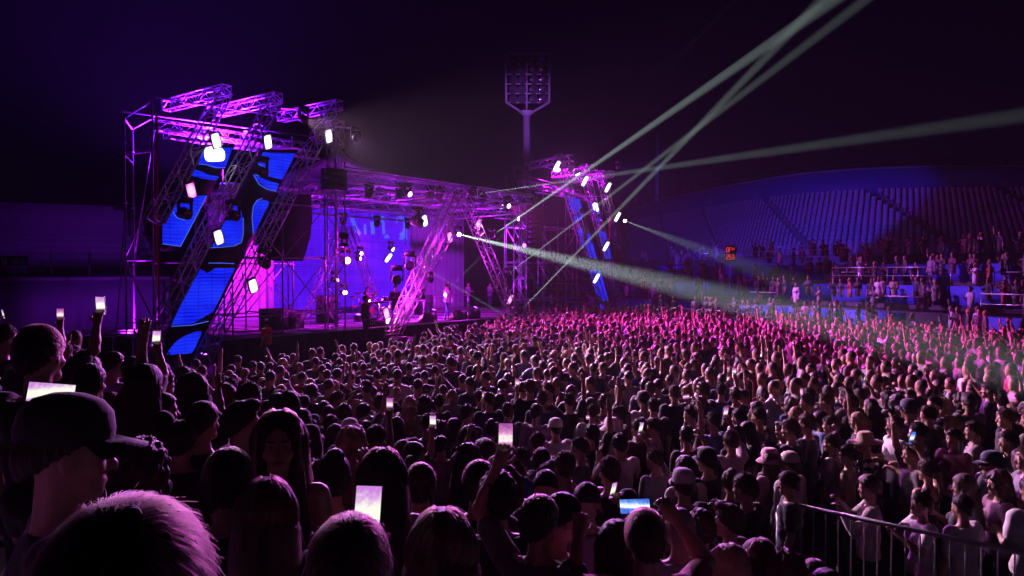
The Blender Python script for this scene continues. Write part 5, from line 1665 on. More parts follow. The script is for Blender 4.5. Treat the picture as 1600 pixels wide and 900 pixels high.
# small lettering panel on the stage edge
lp = empty('lettered_panel', W(7.1, 0.12, DECK)); tag(lp, 'small pale lettering on a dark panel at the near stage edge', 'panel')
rel(box_sn(MB(), 6.2, 7.5, 0.09, 0.12, DECK + 0.05, DECK + 0.42).build('board', black_metal), lp)
wl = pbr('white_lettering', (0.8, 0.8, 0.8), 0.5)
def gl(s, segs):
    mb = MB()
    for (x0, z0), (x1, z1) in segs: mb.tube(W(s + x0 * 0.13, 0.125, DECK + 0.15 + z0 * 0.16), W(s + x1 * 0.13, 0.125, DECK + 0.15 + z1 * 0.16), 0.018, 4)
    rel(mb.build('letter', wl), lp)
Cg = [((1, 1), (0, 1)), ((0, 1), (0, 0)), ((0, 0), (1, 0))]; Og = Cg + [((1, 0), (1, 1))]
gl(6.35, Cg); gl(6.58, Og); gl(6.82, Cg)
# ------------------------------------------------------------------ stepped standing area round the camera
STQ = np.array([0.70, 0.714])
def floor_z(x, y):
    q = 0.70 * x + 0.714 * y
    return 0.3 * max(0, min(7, math.ceil((5.46 - q) / 0.84 - 0.5)))
E2 = np.array([-0.714, 0.70])
for k in range(1, 8):
    q1 = 5.46 - (k - 0.5) * 0.84
    q0 = -14.0
    P = [STQ * q0 - E2 * 26, STQ * q1 - E2 * 26, STQ * q1 + E2 * 26, STQ * q0 + E2 * 26]
    zt = 0.3 * k; zb = 0.3 * (k - 1) + 0.002
    o = MB().add([(*p, zb) for p in P] + [(*p, zt) for p in P], [(3, 2, 1, 0), (4, 5, 6, 7), (0, 1, 5, 4), (1, 2, 6, 5), (2, 3, 7, 6), (3, 0, 4, 7)]).build('concrete_step_ground', concrete)
    tag(o, 'broad concrete standing step under the nearest spectators', kind='structure')

STAGE_PT = np.array([-3.5, 36.0])
def facing(x, y, turn=0.0):
    """rotation that turns local +Y to the stage, plus turn (radians, + = to the left)"""
    d = STAGE_PT - np.array([x, y])
    return math.atan2(d[1], d[0]) - math.pi / 2 + turn

def solve_d(px, py, guess, want):
    best = None
    for f in np.linspace(0.72, 1.35, 64):
        d = guess * f
        p = at(px, py, d)
        h = p[2] - floor_z(p[0], p[1])
        sc_ = abs(h - want) * 3.5 + abs(math.log(f)) * 2.6
        if best is None or sc_ < best[0]: best = (sc_, d, h, p)
    return best[1:]

BLACK = (0.014, 0.013, 0.016); DARK = (0.035, 0.032, 0.04); GREY = (0.16, 0.16, 0.17); WHITE = (0.62, 0.61, 0.62); NAVY = (0.02, 0.025, 0.06)
RED = (0.30, 0.03, 0.035); BEIGE = (0.35, 0.27, 0.2); OLIVE = (0.10, 0.10, 0.08); PINK = (0.5, 0.2, 0.3)
H_DARK = (0.02, 0.013, 0.011); H_BROWN = (0.06, 0.032, 0.02); H_BLOND = (0.34, 0.21, 0.11); H_LIGHT = (0.5, 0.38, 0.2)
DBG = False
TAKEN = []                                   # ground spots of people already placed: x, y, head px, head py
BODY_CACHE = {}
def person_at(px, py, guess, label, right='down', left='down', turn=0.0, yaw=0.0, pitch=0.0, female=False, fat=1.0, top=DARK, sleeve='tee', hair='short', hcol=H_DARK,
              skin=0, height=1.72, hat=None, hat_col=None, group='spectators standing near the camera', h=0.016, hh=0.010, hhand=0.009, lean=0.0, strand=None, floor=True, face=None):
    d, ht, p = solve_d(px, py, guess, height)
    if DBG: print('NEAR', px, py, 'guess', guess, 'd', round(d, 2), 'h', round(ht, 2))
    J = skeleton(right, left, yaw, pitch, female, fat, lean)
    key = (str(right), str(left), yaw, pitch, female, fat, lean, sleeve, h, hh)
    if key not in BODY_CACHE:
        BODY_CACHE[key] = (body_mesh(J, 'person_body', h=h, hh=hh, hhand=hhand, rf=0.0095), shirt_mesh(J, 'top_garment', sleeve=sleeve, seed=len(BODY_CACHE) * 1.7, h=max(0.014, h)))
    b, s = BODY_CACHE[key]
    top_local = J.H(0, -0.014, 0.235 if hair not in ('buzz',) else 0.222)
    if hat: top_local = J.H(0, 0, 0.245)
    sc_ = ht / top_local[2]
    rz = facing(p[0], p[1], turn) if face is None else face
    R3 = rotz(rz)
    off = R3 @ (top_local * sc_)
    loc = np.array([p[0] - off[0], p[1] - off[1], p[2] - ht])
    o = put_person(b, s, J, loc, rz, sc_, SKINS[skin], top, hair, hcol, label, group, hat, hat_col, hair_h=0.009)
    o['arms'] = 0
    TAKEN.append((loc[0], loc[1], px, py, d))
    if strand:
        hobj = [c_ for c_ in o.children if c_.name.startswith('hair')][0]
        st_, n_, rad_, mt_, ln_, ms_ = strand
        add_strands(hobj, strands(st_, n_, int(px) + 7, rad_, mt_, ln_, ms_))
    return o, J, R3, sc_, loc

def world_of(P, rec):
    o, J, R3, sc_, loc = rec
    return R3 @ (np.asarray(P, float) * sc_) + loc

# ---- phones
def phone_screen_mat(name, a, b, c, strength):
    m, nt, bs = nodes(name)
    tc = nt.nodes.new('ShaderNodeTexCoord'); nz = nt.nodes.new('ShaderNodeTexNoise'); nz.inputs['Scale'].default_value = 55; nz.inputs['Detail'].default_value = 6; nz.inputs['Roughness'].default_value = 0.75
    nt.links.new(tc.outputs['Object'], nz.inputs['Vector'])
    sx = nt.nodes.new('ShaderNodeSeparateXYZ'); nt.links.new(tc.outputs['Generated'], sx.inputs[0])
    fc = nt.nodes.new('ShaderNodeValToRGB'); el = fc.color_ramp.elements
    el[0].position = 0.0; el[0].color = (0.12,) * 3 + (1,); el[1].position = 1.0; el[1].color = (0.1,) * 3 + (1,)
    for x_, y_ in ((0.32, 0.22), (0.42, 0.85), (0.58, 0.75), (0.75, 0.3)): el.new(x_).color = (y_,) * 3 + (1,)
    nt.links.new(sx.outputs['Z'], fc.inputs[0])
    av = nt.nodes.new('ShaderNodeMath'); av.operation = 'MULTIPLY_ADD'; av.inputs[1].default_value = 0.45; nt.links.new(fc.outputs[0], av.inputs[0])
    ml = nt.nodes.new('ShaderNodeMath'); ml.operation = 'MULTIPLY'; ml.inputs[1].default_value = 0.48; nt.links.new(nz.outputs['Fac'], ml.inputs[0]); nt.links.new(ml.outputs[0], av.inputs[2])
    cr = nt.nodes.new('ShaderNodeValToRGB'); e = cr.color_ramp.elements
    e[0].position = 0.30; e[0].color = (*a, 1); e[1].position = 0.62; e[1].color = (*c, 1)
    m_ = cr.color_ramp.elements.new(0.46); m_.color = (*b, 1)
    nt.links.new(av.outputs[0], cr.inputs[0]); nt.links.new(cr.outputs[0], bs.inputs['Emission Color'])
    bs.inputs['Emission Strength'].default_value = strength; bs.inputs['Base Color'].default_value = (0.01, 0.01, 0.01, 1); bs.inputs['Roughness'].default_value = 0.15
    m.cycles.emission_sampling = 'NONE'
    return m
scr_pink = phone_screen_mat('phone_concert_pink', (0.35, 0.06, 0.35), (0.75, 0.3, 0.6), (1.0, 0.9, 0.85), 0.9)
scr_white = phone_screen_mat('phone_concert_pale', (0.55, 0.2, 0.65), (0.8, 0.7, 0.75), (0.95, 1.0, 0.75), 1.0)
scr_blue = phone_screen_mat('phone_concert_blue', (0.05, 0.12, 0.6), (0.25, 0.5, 0.95), (0.95, 0.97, 1.0), 1.0)
phone_body = pbr('phone_body', (0.02, 0.02, 0.022), 0.3, 0.3, 0.2, 8)
def phone(center, look, long_dir, label, mat, size=1.0):
    """look: the way the screen faces; long_dir: direction of the long side"""
    y = unit(look); z = np.asarray(long_dir, float); z = unit(z - y * (z @ y)); x = np.cross(z, y)
    o = empty('smartphone', tuple(center)); tag(o, label, 'phone', 'phones held up by the crowd')
    R_ = np.stack([x, y, z], 1); c = np.asarray(center, float)
    w, h_, t = 0.074 * size, 0.152 * size, 0.009
    # rounded slab
    mb = MB(); V = []; an = []
    for cx, cz, a0 in ((1, 1, 0), (-1, 1, 90), (-1, -1, 180), (1, -1, 270)):
        for a in (0, 45, 90):
            an.append((cx * (w / 2 - 0.01) + 0.01 * math.cos(rad(a0 + a)), cz * (h_ / 2 - 0.01) + 0.01 * math.sin(rad(a0 + a))))
    mb.prism([c + R_ @ np.array([a, -t / 2, b]) for a, b in an], y * t)
    rel(mb.build('body', phone_body), o)
    rel(MB().box(c + y * (t / 2 + 0.0006), (w - 0.008, 0.001, h_ - 0.010), R_).build('screen', mat), o)
    rel(MB().box(c - y * (t / 2 + 0.002) + R_ @ np.array([0.018 * size, 0, 0.055 * size]), (0.03, 0.004, 0.03), R_).build('camera_bump', phone_body), o)
    return o
TOCAM = lambda c: unit(np.array([0, 0, CAM_H]) - np.asarray(c))

D1 = ('short', 9000, 0.0006, strand_dark, 0.055, 0.45)
def sd(n, rad_, mat=None, ln=0.04, ms=0.22): return ('short', n, rad_, mat or strand_dark, ln, ms)
def sl(n, rad_, mat=None, ms=0.3): return ('long', n, rad_, mat or strand_brown, 0, ms)

# 1 head right in front of the camera
person_at(192, 776, 0.80, 'back of a dark tousled head filling the bottom left corner', hair='short', hcol=H_DARK, top=BLACK, height=1.70, strand=('short', 20000, 0.00035, strand_dark, 0.07, 0.10))
# 2 man with a cap seen from the side
person_at(118, 612, 1.75, 'man in a dark peaked cap in profile at the left edge', turn=rad(-62), pitch=-0.10, hat='cap', hat_col=(0.012, 0.012, 0.02), top=BLACK, hair='buzz', height=1.64, sleeve='long', skin=0)
# 3 raised bare arm at the frame edge
person_at(-400, 690, 1.3, 'person at the left frame edge with one bare arm raised', right=((0.75, 0.1, 0.35), (0.12, 0.15, 1), 0.4), top=WHITE, height=1.60)
# 4 man with faded haircut
person_at(60, 509, 3.1, 'man with cropped fade haircut seen from behind above the lit phone', hair='buzz', hcol=H_DARK, top=BLACK, height=1.80, skin=2, turn=rad(-8), strand=sd(3500, 0.0010, ln=0.02, ms=0.2))
# hidden holder of the landscape phone
rec = person_at(100, 640, 2.3, 'spectator behind the peaked cap holding up a landscape phone', right='phone', left='phone', top=BLACK, height=1.66)
c = at(80, 614, 2.75); phone(c, TOCAM(c) + np.array([0.05, 0, 0.1]), (1, 0.05, -0.03), 'bright landscape phone at the left showing a pale concert picture', scr_white, 1.05)
# 5 blonde straight hair
person_at(417, 747, 2.5, 'woman with straight light brown hair from behind, lower left of centre', female=True, hair='long', hcol=(0.12, 0.06, 0.035), top=BLACK, height=1.66, strand=sl(7000, 0.0008, strand_brown, 0.2), turn=rad(6))
# 6 woman turned to the camera
rec = person_at(436, 641, 3.0, 'long-haired woman in black strap top turned towards the camera', female=True, hair='long', hcol=(0.05, 0.02, 0.018), top=BLACK, sleeve='tank', face=math.pi + 0.25, height=1.72, right='down', left='bent', skin=2,
          hh=0.008, h=0.013, strand=sl(4500, 0.0010, strand_brown, 0.25), pitch=0.08)
J6 = rec[1]
eye_m = pbr('eye', (0.25, 0.22, 0.2), 0.15); lip_m = pbr('lips', (0.35, 0.08, 0.08), 0.4); brow_m = pbr('brow', (0.02, 0.012, 0.01), 0.7)
for s in (-1, 1):
    e = MB().lathe([(0.001, -0.011), (0.008, -0.008), (0.011, 0), (0.008, 0.008), (0.001, 0.011)], 10, J6.H(s * 0.031, 0.076, 0.084)).build('eye', eye_m, rec[0], True)
    e = MB().tube(J6.H(s * 0.016, 0.096, 0.108), J6.H(s * 0.046, 0.083, 0.110), 0.004, 5).build('eyebrow', brow_m, rec[0])
MB().tube(J6.H(-0.02, 0.093, 0.012), J6.H(0.02, 0.093, 0.012), 0.007, 6).build('lips', lip_m, rec[0], True)
# 7
person_at(356, 698, 2.6, 'dark short-haired head just left of the woman facing the camera', hair='short', hcol=H_DARK, top=BLACK, height=1.70, strand=sd(5000, 0.0009))
# 8 man with a phone between his hands
rec = person_at(545, 803, 1.62, 'dark tousled head with hands raised round a bright phone', right='phone', left='phone', hair='short', hcol=H_DARK, top=BLACK, height=1.66, strand=sd(9000, 0.0006, ln=0.05, ms=0.3), turn=rad(-3))
c = at(574, 803, 2.1); phone(c, TOCAM(c), (0.08, 0, 1), 'bright pink portrait phone above the tousled head', scr_white, 1.08)
# 9, 10 women with long hair
person_at(690, 795, 2.15, 'woman with long straight purple-lit hair at the bottom centre', female=True, hair='long', hcol=(0.10, 0.045, 0.035), top=BLACK, height=1.64, strand=sl(8000, 0.0007, strand_brown, 0.22))
person_at(597, 700, 3.5, 'woman with very dark straight hair and bare shoulder', female=True, hair='long', hcol=H_DARK, top=BLACK, sleeve='tank', height=1.68, strand=sl(4500, 0.0010, strand_dark, 0.15))
person_at(520, 706, 3.9, 'spectator bending a bare forearm beside the dark-haired woman', right='reach', left='head', hair='bun', female=True, top=BLACK, height=1.62, sleeve='tank', turn=rad(20))
person_at(657, 722, 4.3, 'dark-haired man in a pale collar between the long-haired women', hair='short', hcol=H_DARK, top=GREY, height=1.70, strand=sd(2500, 0.0012))
person_at(748, 718, 4.1, 'man in a black tee left of the raised phone', hair='short', hcol=H_DARK, top=BLACK, height=1.72, turn=rad(-30), strand=sd(2500, 0.0012))
person_at(778, 738, 3.7, 'tall dark-haired spectator pressed against the phone-raising man', hair='curly', hcol=H_DARK, top=(0.05, 0.012, 0.02), height=1.74)
# 14 man who films with a raised arm
rec = person_at(842, 772, 3.2, 'man in a grey tee filming with his left arm stretched up', left=((0.62, 0.25, 0.75), (-0.30, 0.30, 0.95), 0.85), hair='short', hcol=H_DARK, top=(0.11, 0.12, 0.11), height=1.70, turn=rad(-28), yaw=rad(-12), skin=2, h=0.013, hhand=0.0075, strand=sd(4500, 0.0010))
hand = world_of(rec[1].arms[1][3] + rec[1].arms[1][4] * 0.115, rec); c = hand + np.array([0.0, 0.035, 0.03]); phone(c, TOCAM(c), (0.02, 0, 1), 'brightest raised portrait phone in the middle of the crowd', scr_pink, 1.1)
person_at(884, 768, 4.2, 'woman in a red top with profile to the stage beside the filming man', female=True, hair='pony', hcol=H_DARK, top=RED, height=1.66, turn=rad(-75), pitch=-0.2, skin=2)
person_at(852, 735, 4.9, 'person with pale forehead turned back behind the filming man', hair='short', top=DARK, turn=rad(160), height=1.70, pitch=-0.2)
person_at(917, 757, 5.2, 'man in a pale shirt looking down towards the camera', hair='short', top=(0.25, 0.2, 0.24), turn=rad(165), pitch=-0.35, height=1.72, sleeve='long', left='cup')
# 17 man filming landscape
rec = person_at(1009, 797, 3.05, 'man with cropped hair in red and white tee filming landscape', right=((0.45, 0.62, 0.1), (-0.5, 0.55, 0.75), 0.8), left=((0.3, 0.7, -0.2), (-0.2, 0.6, 0.8), 0.8), hair='buzz', hcol=H_BROWN, top=(0.32, 0.05, 0.08), height=1.74, skin=2, h=0.013, hhand=0.0075, strand=sd(4500, 0.0009, strand_brown, 0.022, 0.25), turn=rad(-4))
hr = [world_of(a[3] + a[4] * 0.1, rec) for a in rec[1].arms]
c = at(992, 791, 3.75); phone(c, TOCAM(c), (1, 0, 0.03), 'landscape phone with a pale blue picture near the bottom', scr_blue, 1.05)
person_at(964, 813, 3.7, 'short woman with purple-lit bob below the blue phone', female=True, hair='bob', hcol=H_DARK, top=(0.2, 0.16, 0.2), height=1.60, strand=sd(2500, 0.0011))
person_at(1062, 793, 4.6, 'person in pale hood and knitted cap left of the curly head', hair='buzz', hcol=(0.3, 0.28, 0.25), top=(0.3, 0.28, 0.3), height=1.70, sleeve='long', turn=rad(10))
person_at(1096, 797, 4.9, 'round curly dark head behind the blonde spectator', hair='curly', hcol=H_BROWN, top=BLACK, height=1.66)
person_at(1140, 786, 5.1, 'man with a quiff in a dark maroon tee facing the stage', hair='quiff', hcol=H_BROWN, top=(0.06, 0.02, 0.03), height=1.70, turn=rad(35))
person_at(1140, 851, 4.0, 'brightly lit blonde head at the bottom edge', female=True, hair='bob', hcol=H_LIGHT, top=BEIGE, height=1.60, turn=rad(45), strand=('mid', 3500, 0.0010, strand_blonde, 0, 0.2))
person_at(1187, 842, 4.2, 'woman with long reddish hair beside the blonde head', female=True, hair='long', hcol=(0.12, 0.035, 0.03), top=BLACK, height=1.60, turn=rad(30), strand=sl(3500, 0.0011, strand_brown))
person_at(1226, 860, 4.0, 'woman with magenta-lit wavy hair at the foot of the barrier', female=True, hair='longwavy', hcol=(0.13, 0.05, 0.05), top=DARK, height=1.58, turn=rad(15), strand=sl(3500, 0.0011, strand_brown, 0.5))
person_at(1274, 873, 4.4, 'low dark head in front of the barrier bars', hair='short', hcol=H_BROWN, top=DARK, height=1.55, strand=sd(2500, 0.0011))
person_at(1293, 888, 4.1, 'topmost strip of a brown head at the bottom frame edge', hair='short', hcol=H_BROWN, top=DARK, height=1.55)
# left flank, dark silhouettes
person_at(140, 566, 4.6, 'dark spectator with both hands lifted right of the fade haircut', right='up', left='reach', hair='short', top=(0.06, 0.01, 0.02), height=1.66)
person_at(176, 548, 7.2, 'person in a violet-edged jacket in front of the flight cases', hair='short', top=(0.2, 0.15, 0.4), height=1.72, turn=rad(-40))
person_at(226, 568, 5.2, 'woman with long hair rim-lit magenta left of the tower foot', female=True, hair='long', hcol=H_DARK, top=BLACK, height=1.66, turn=rad(-25))
person_at(252, 612, 5.2, 'dark spectator with short hair below the tower foot', hair='short', top=BLACK, height=1.68, turn=rad(-60))
person_at(316, 625, 4.6, 'man with dark hair left of the broad-shouldered man', hair='short', top=BLACK, height=1.70, turn=rad(-20))
person_at(376, 625, 4.6, 'broad-shouldered man in profile above the woman facing the camera', hair='quiff', top=BLACK, height=1.74, turn=rad(-50), fat=1.1)
person_at(220, 686, 3.0, 'woman with dark frizzy ponytail right of the peaked cap', female=True, hair='longwavy', hcol=(0.05, 0.02, 0.025), top=BLACK, height=1.60)
person_at(283, 655, 4.0, 'dark figure standing between frizzy ponytail and dark short-haired head', hair='short', top=BLACK, height=1.62)
# ------------------------------------------------------------------ crowd barrier on the right
BZ = 1.3
bA = at(1216, 787, (CAM_H - BZ) * FPX / 360); bB = at(1640, 879, (CAM_H - BZ) * FPX / 452)
bA[2] = bB[2] = BZ
bar_root = empty('crowd_barrier', (bA[0], bA[1], 0)); tag(bar_root, 'steel crowd barrier with upright bars in the lower right corner', 'barrier')
bd = (bB - bA); bl = np.linalg.norm(bd); bd /= bl
g_ = lambda t, z: np.array([bA[0] + bd[0] * t, bA[1] + bd[1] * t, z])
mb = MB()
arc = [g_(0.0, 0.12), g_(0.0, BZ - 0.12), g_(0.015, BZ - 0.05), g_(0.05, BZ - 0.012), g_(0.12, BZ)]
mb.path(arc, 0.021, 8); mb.tube(arc[-1], g_(bl, BZ), 0.021, 8); mb.tube(g_(0, 0.16), g_(bl, 0.16), 0.019, 8)
rel(mb.build('frame', steel, smooth=True), bar_root)
k = int(bl / 0.125)
for i in range(1, k + 1):
    rel(MB().tube(g_(i * bl / (k + 1), 0.16), g_(i * bl / (k + 1), BZ - 0.005), 0.008, 6, cap=False).build('bar', steel), bar_root)
for t in (0.25, bl - 0.3):
    rel(MB().box(g_(t, 0.06), (0.05, 0.6, 0.05), basis(np.cross(bd, Z3))).tube(g_(t, 0.06), g_(t, 0.16), 0.02).build('foot', steel), bar_root)

# ------------------------------------------------------------------ pose library shared by the crowd
POSES = {'down': ('down', 'down'), 'bent': ('bent', 'bent'), 'up': ('up', 'down'), 'leftup': ('down', 'upout'), 'both': ('up', 'upout'), 'film': ('phone', 'phone'), 'filmhigh': ('phonehigh', 'down'),
         'clap': ('clap', 'clap'), 'point': ('point', 'bent'), 'cup': ('cup', 'down'), 'head': ('head', 'down')}
WORDS = {'down': 'arms down', 'bent': 'forearms in front', 'up': 'right arm up', 'leftup': 'left arm out', 'both': 'both arms up', 'film': 'both hands raised', 'filmhigh': 'phone arm up', 'clap': 'hands together',
         'point': 'one arm pointing', 'cup': 'hand at chest', 'head': 'hand on head'}
LIB = {}
def lib(pose, fem, sl_='tee', yaw=0.0):
    key = (pose, fem, sl_, yaw)
    if key not in LIB:
        r_, l_ = POSES[pose]
        J = skeleton(r_, l_, yaw, -0.05, fem, 0.97 if fem else 1.03)
        LIB[key] = (body_mesh(J, 'person_body', h=0.021, hh=0.014, hhand=0.0125, rf=0.0115), shirt_mesh(J, 'top_garment', sleeve=sl_, h=0.024, seed=len(LIB) * 1.3), J)
    return LIB[key]
LAND = [('the peaked cap', 118, 640), ('the fade haircut', 60, 509), ('the woman facing the camera', 436, 641), ('the dark-haired bare-shouldered woman', 597, 700), ('the filming man', 842, 772), ('the landscape blue phone', 992, 791),
        ('the quiff man', 1140, 786), ('the barrier end', 1216, 787), ('the broad-shouldered man', 376, 625), ('the tower foot', 300, 580)]
def mid_person(px, py, ht, pose, fem, turn, top, hair, hcol, label, sl_='tee', hat=None, hat_col=None, skin=0, land=None, yaw=0.0, phone_mat=None, phone_label=None):
    d = None
    for dd in np.arange(4.0, 45, 0.02):
        p = at(px, py, dd)
        if p[2] - floor_z(p[0], p[1]) <= ht: d = dd; break
    p = at(px, py, d); fz = floor_z(p[0], p[1])
    b, s, J = lib(pose, fem, sl_, yaw)
    tl_ = J.H(0, -0.014, 0.235 if not hat else 0.245); sc_ = (p[2] - fz) / tl_[2]
    rz = facing(p[0], p[1], rad(turn)); off = rotz(rz) @ (tl_ * sc_)
    loc = np.array([p[0] - off[0], p[1] - off[1], fz])
    o = put_person(b, s, J, loc, rz, sc_, SKINS[skin], top, hair, hcol, label, 'spectators in the crowd', hat, hat_col)
    if 'patterned' in label or 'checked' in label: pattern_top(o)
    TAKEN.append((loc[0], loc[1], px, py, d))
    if land: LAND.append((land, px, py))
    if phone_mat is not None: hold_phone(J, pose, loc, rz, sc_, phone_mat, phone_label)
    return o
def hold_phone(J, pose, loc, rz, sc_, mat, label):
    R3 = rotz(rz)
    if pose == 'film':
        g2 = [a[3] + a[4] * 0.10 for a in J.arms]; c = (g2[0] + g2[1]) / 2 + np.array([0, 0.03, 0.02]); ld = np.array([1.0, 0, 0])
    else:
        a = J.arms[0]; c = a[3] + a[4] * 0.11 + np.array([0, 0.035, 0.035]); ld = np.array([0.05, 0, 1.0])
    cw = R3 @ (c * sc_) + loc
    look = R3 @ np.array([0, -1.0, -0.25 if c[2] > 1.6 else 0.15])
    phone(cw, look, R3 @ ld, label, mat, 1.05)

# ---- people one can pick out by eye
mid_person(955, 652, 1.74, 'film', False, 5, (0.5, 0.45, 0.45), 'short', H_BROWN, 'person in a round white sun hat seen from behind, middle of crowd', hat='bucket', hat_col=(0.8, 0.78, 0.78), land='the white sun hat')
mid_person(968, 676, 1.74, 'film', False, 0, (0.45, 0.4, 0.42), 'short', H_DARK, 'man in a pale tee with both hands at his face below the white hat', land='the pale tee below the hat')
mid_person(868, 652, 1.72, 'bent', False, 10, WHITE, 'buzz', H_DARK, 'person in a backwards white cap left of the white sun hat', hat='cap', hat_col=(0.75, 0.72, 0.72), land='the white backwards cap')
mid_person(1142, 672, 1.72, 'filmhigh', False, 10, (0.62, 0.52, 0.6), 'short', H_BROWN, 'person in a white top stretching one arm up with a phone', phone_mat=scr_pink, phone_label='small pale phone above the white top right of centre', land='the white top with raised phone')
mid_person(1073, 665, 1.72, 'up', False, 15, (0.2, 0.06, 0.07), 'short', H_DARK, 'man in a checked dark red shirt with his arm up', land='the dark red shirt')
mid_person(1203, 700, 1.66, 'down', True, 20, (0.5, 0.25, 0.38), 'long', H_BROWN, 'woman in a pink bucket hat and pink top', hat='bucket', hat_col=(0.6, 0.3, 0.4), land='the pink bucket hat')
mid_person(1234, 704, 1.68, 'down', False, 20, (0.4, 0.35, 0.38), 'short', H_DARK, 'man in a pale cap and hooded top beside the pink hat', hat='cap', hat_col=(0.55, 0.5, 0.42), sl_='long', land='the pale cap')
mid_person(1232, 735, 1.66, 'down', False, 62, (0.04, 0.035, 0.045), 'short', H_BROWN, 'young man in profile behind the barrier end', land='the young man in profile')
mid_person(1300, 676, 1.64, 'head', True, 35, WHITE, 'bun', H_BROWN, 'woman in a white tee with a shoulder strap, hand on head', land='the strap-wearing woman')
mid_person(1352, 674, 1.70, 'clap', False, 60, (0.35, 0.26, 0.26), 'short', H_BROWN, 'person in a wide straw hat and patterned shirt facing left', hat='sunhat', hat_col=(0.5, 0.38, 0.26), land='the straw hat', sl_='long')
mid_person(1398, 648, 1.76, 'bent', False, 68, (0.72, 0.66, 0.7), 'short', H_BROWN, 'man in a white tee in clear profile to the left', land='the white-tee man in profile')
mid_person(1358, 742, 1.62, 'film', False, 55, (0.42, 0.36, 0.36), 'curly', H_BROWN, 'broad man in a beige shirt looking left behind the barrier', sl_='long', land='the beige shirt')
mid_person(1440, 767, 1.58, 'clap', True, 75, (0.72, 0.64, 0.68), 'bun', H_BROWN, 'woman in a white top lifting her hands behind the barrier', land='the white-topped woman')
mid_person(1504, 771, 1.60, 'down', False, 8, (0.66, 0.58, 0.6), 'buzz', H_DARK, 'back of a man in a plain white tee behind the barrier', land='the plain white tee')
mid_person(1522, 656, 1.76, 'down', False, 40, (0.30, 0.25, 0.27), 'short', H_BROWN, 'broad man in a grey tee at the right, face to the stage', land='the grey tee')
mid_person(1425, 690, 1.70, 'up', False, 70, (0.1, 0.09, 0.1), 'short', H_BROWN, 'man in black lifting one open hand right of the straw hat', land='the open hand')
mid_person(1490, 668, 1.70, 'cup', True, 100, (0.3, 0.1, 0.16), 'pony', H_DARK, 'woman in dark pink holding a cup, facing left', land='the cup-holding woman')
mid_person(1576, 672, 1.74, 'down', False, 62, (0.03, 0.03, 0.035), 'short', H_DARK, 'bearded-looking man in black in profile at the right edge', land='the profile at the right edge')
mid_person(1560, 735, 1.66, 'bent', True, 70, (0.25, 0.14, 0.17), 'longwavy', H_BROWN, 'woman in a rust top near the right frame edge', land='the rust top')
mid_person(1020, 575, 1.72, 'both', True, 8, BLACK, 'long', H_DARK, 'woman in black with both arms thrown up, middle distance', land='the thrown-up arms')
mid_person(793, 628, 1.74, 'down', False, -5, (0.10, 0.09, 0.12), 'short', H_BROWN, 'broad man in a grey hooded top from behind, left of the pointing arms', sl_='long', land='the grey hooded top')
mid_person(838, 630, 1.74, 'down', False, -30, (0.28, 0.2, 0.26), 'short', H_DARK, 'man in a pale jacket turning right beside the grey hooded top', sl_='long', land='the pale jacket')
mid_person(1005, 610, 1.76, 'down', False, 12, (0.55, 0.5, 0.52), 'short', H_DARK, 'man in a white tee with a dark cross strap, upper middle', hat='cap', hat_col=DARK, land='the cross-strap tee')
mid_person(690, 680, 1.62, 'point', False, -20, (0.2, 0.1, 0.15), 'short', H_DARK, 'person thrusting a bare arm to the right, centre left', land='the thrust arm')
mid_person(745, 548, 1.88, 'point', False, 25, BLACK, 'short', H_DARK, 'person riding high above the others in black, pointing at the stage', land='the high rider')

# ------------------------------------------------------------------ everybody else
rs = random.Random(11)
cand = []
gy = 4.2; row = 0
while gy < 54:
    sp = 0.56 + 0.004 * gy
    gx = -30.0 + (row % 2) * sp / 2
    while gx < 34:
        x = gx + rs.uniform(-0.22, 0.22); y = gy + rs.uniform(-0.2, 0.2)
        gx += sp
        p = np.array([x, y])
        nn = (p - S0) @ SN; ss = (p - S0) @ SU
        if nn < 1.5 and not (ss < -4.5 and nn > -3 and y < 21): continue
        if (p - TL0) @ TQ > 0.2: continue
        if x < np.interp(y, [11, 13, 15, 19, 23, 27, 35, 40, 60], [-40, -9.5, -7.4, -5.75, -3.2, -2.3, 0.0, 2.2, 2.2]): continue
        fz = floor_z(x, y)
        hx, hy, dd = project(np.array([x, y, fz + 1.7]))
        if hx < -50 or hx > 1650: continue
        if y < 5.6 and x > -1.2: continue
        if y < 4.9: continue
        side = (x - bA[0]) * bd[1] - (y - bA[1]) * bd[0]
        if hx > 1170 and side > -0.30 and y < 9.5: continue
        if any((x - t[0]) ** 2 + (y - t[1]) ** 2 < 0.42 ** 2 for t in TAKEN): continue
        if any(t[4] > dd + 0.3 and abs(t[2] - hx) < 16 * 10 / dd and -6 < hy - t[3] < 42 * 10 / dd and t[4] < 12.5 for t in TAKEN): continue   # do not hide the ones picked out above
        if rs.random() < 0.05 + 0.30 * max(0, math.sin(x * 0.9 + 2 * math.sin(y * 0.35)) * math.sin(y * 1.1 + 1.5 * math.sin(x * 0.5)) - 0.25): continue
        cand.append((dd, x, y, fz, hx, hy))
    gy += sp * 0.93; row += 1
cand.sort()
N_SINGLE = 292 - len(TAKEN)
TOPS = [(BLACK, 'black', 14), (DARK, 'charcoal', 8), (NAVY, 'navy', 4), (GREY, 'grey', 3), (WHITE, 'white', 3), ((0.22, 0.2, 0.26), 'pale', 1), (RED, 'red', 1), (OLIVE, 'olive', 2), ((0.12, 0.03, 0.06), 'maroon', 2), (BEIGE, 'beige', 1), ((0.04, 0.08, 0.25), 'blue', 1)]
TW = [t for t in TOPS for _ in range(t[2])]
STY = [('short', 'short-haired', 6), ('buzz', 'crop-haired', 4), ('quiff', 'quiffed', 2), ('curly', 'curly-haired', 1)]
STF = [('long', 'long-haired', 6), ('longwavy', 'wavy-haired', 3), ('pony', 'ponytailed', 3), ('bun', 'bun-haired', 2), ('bob', 'bobbed', 2)]
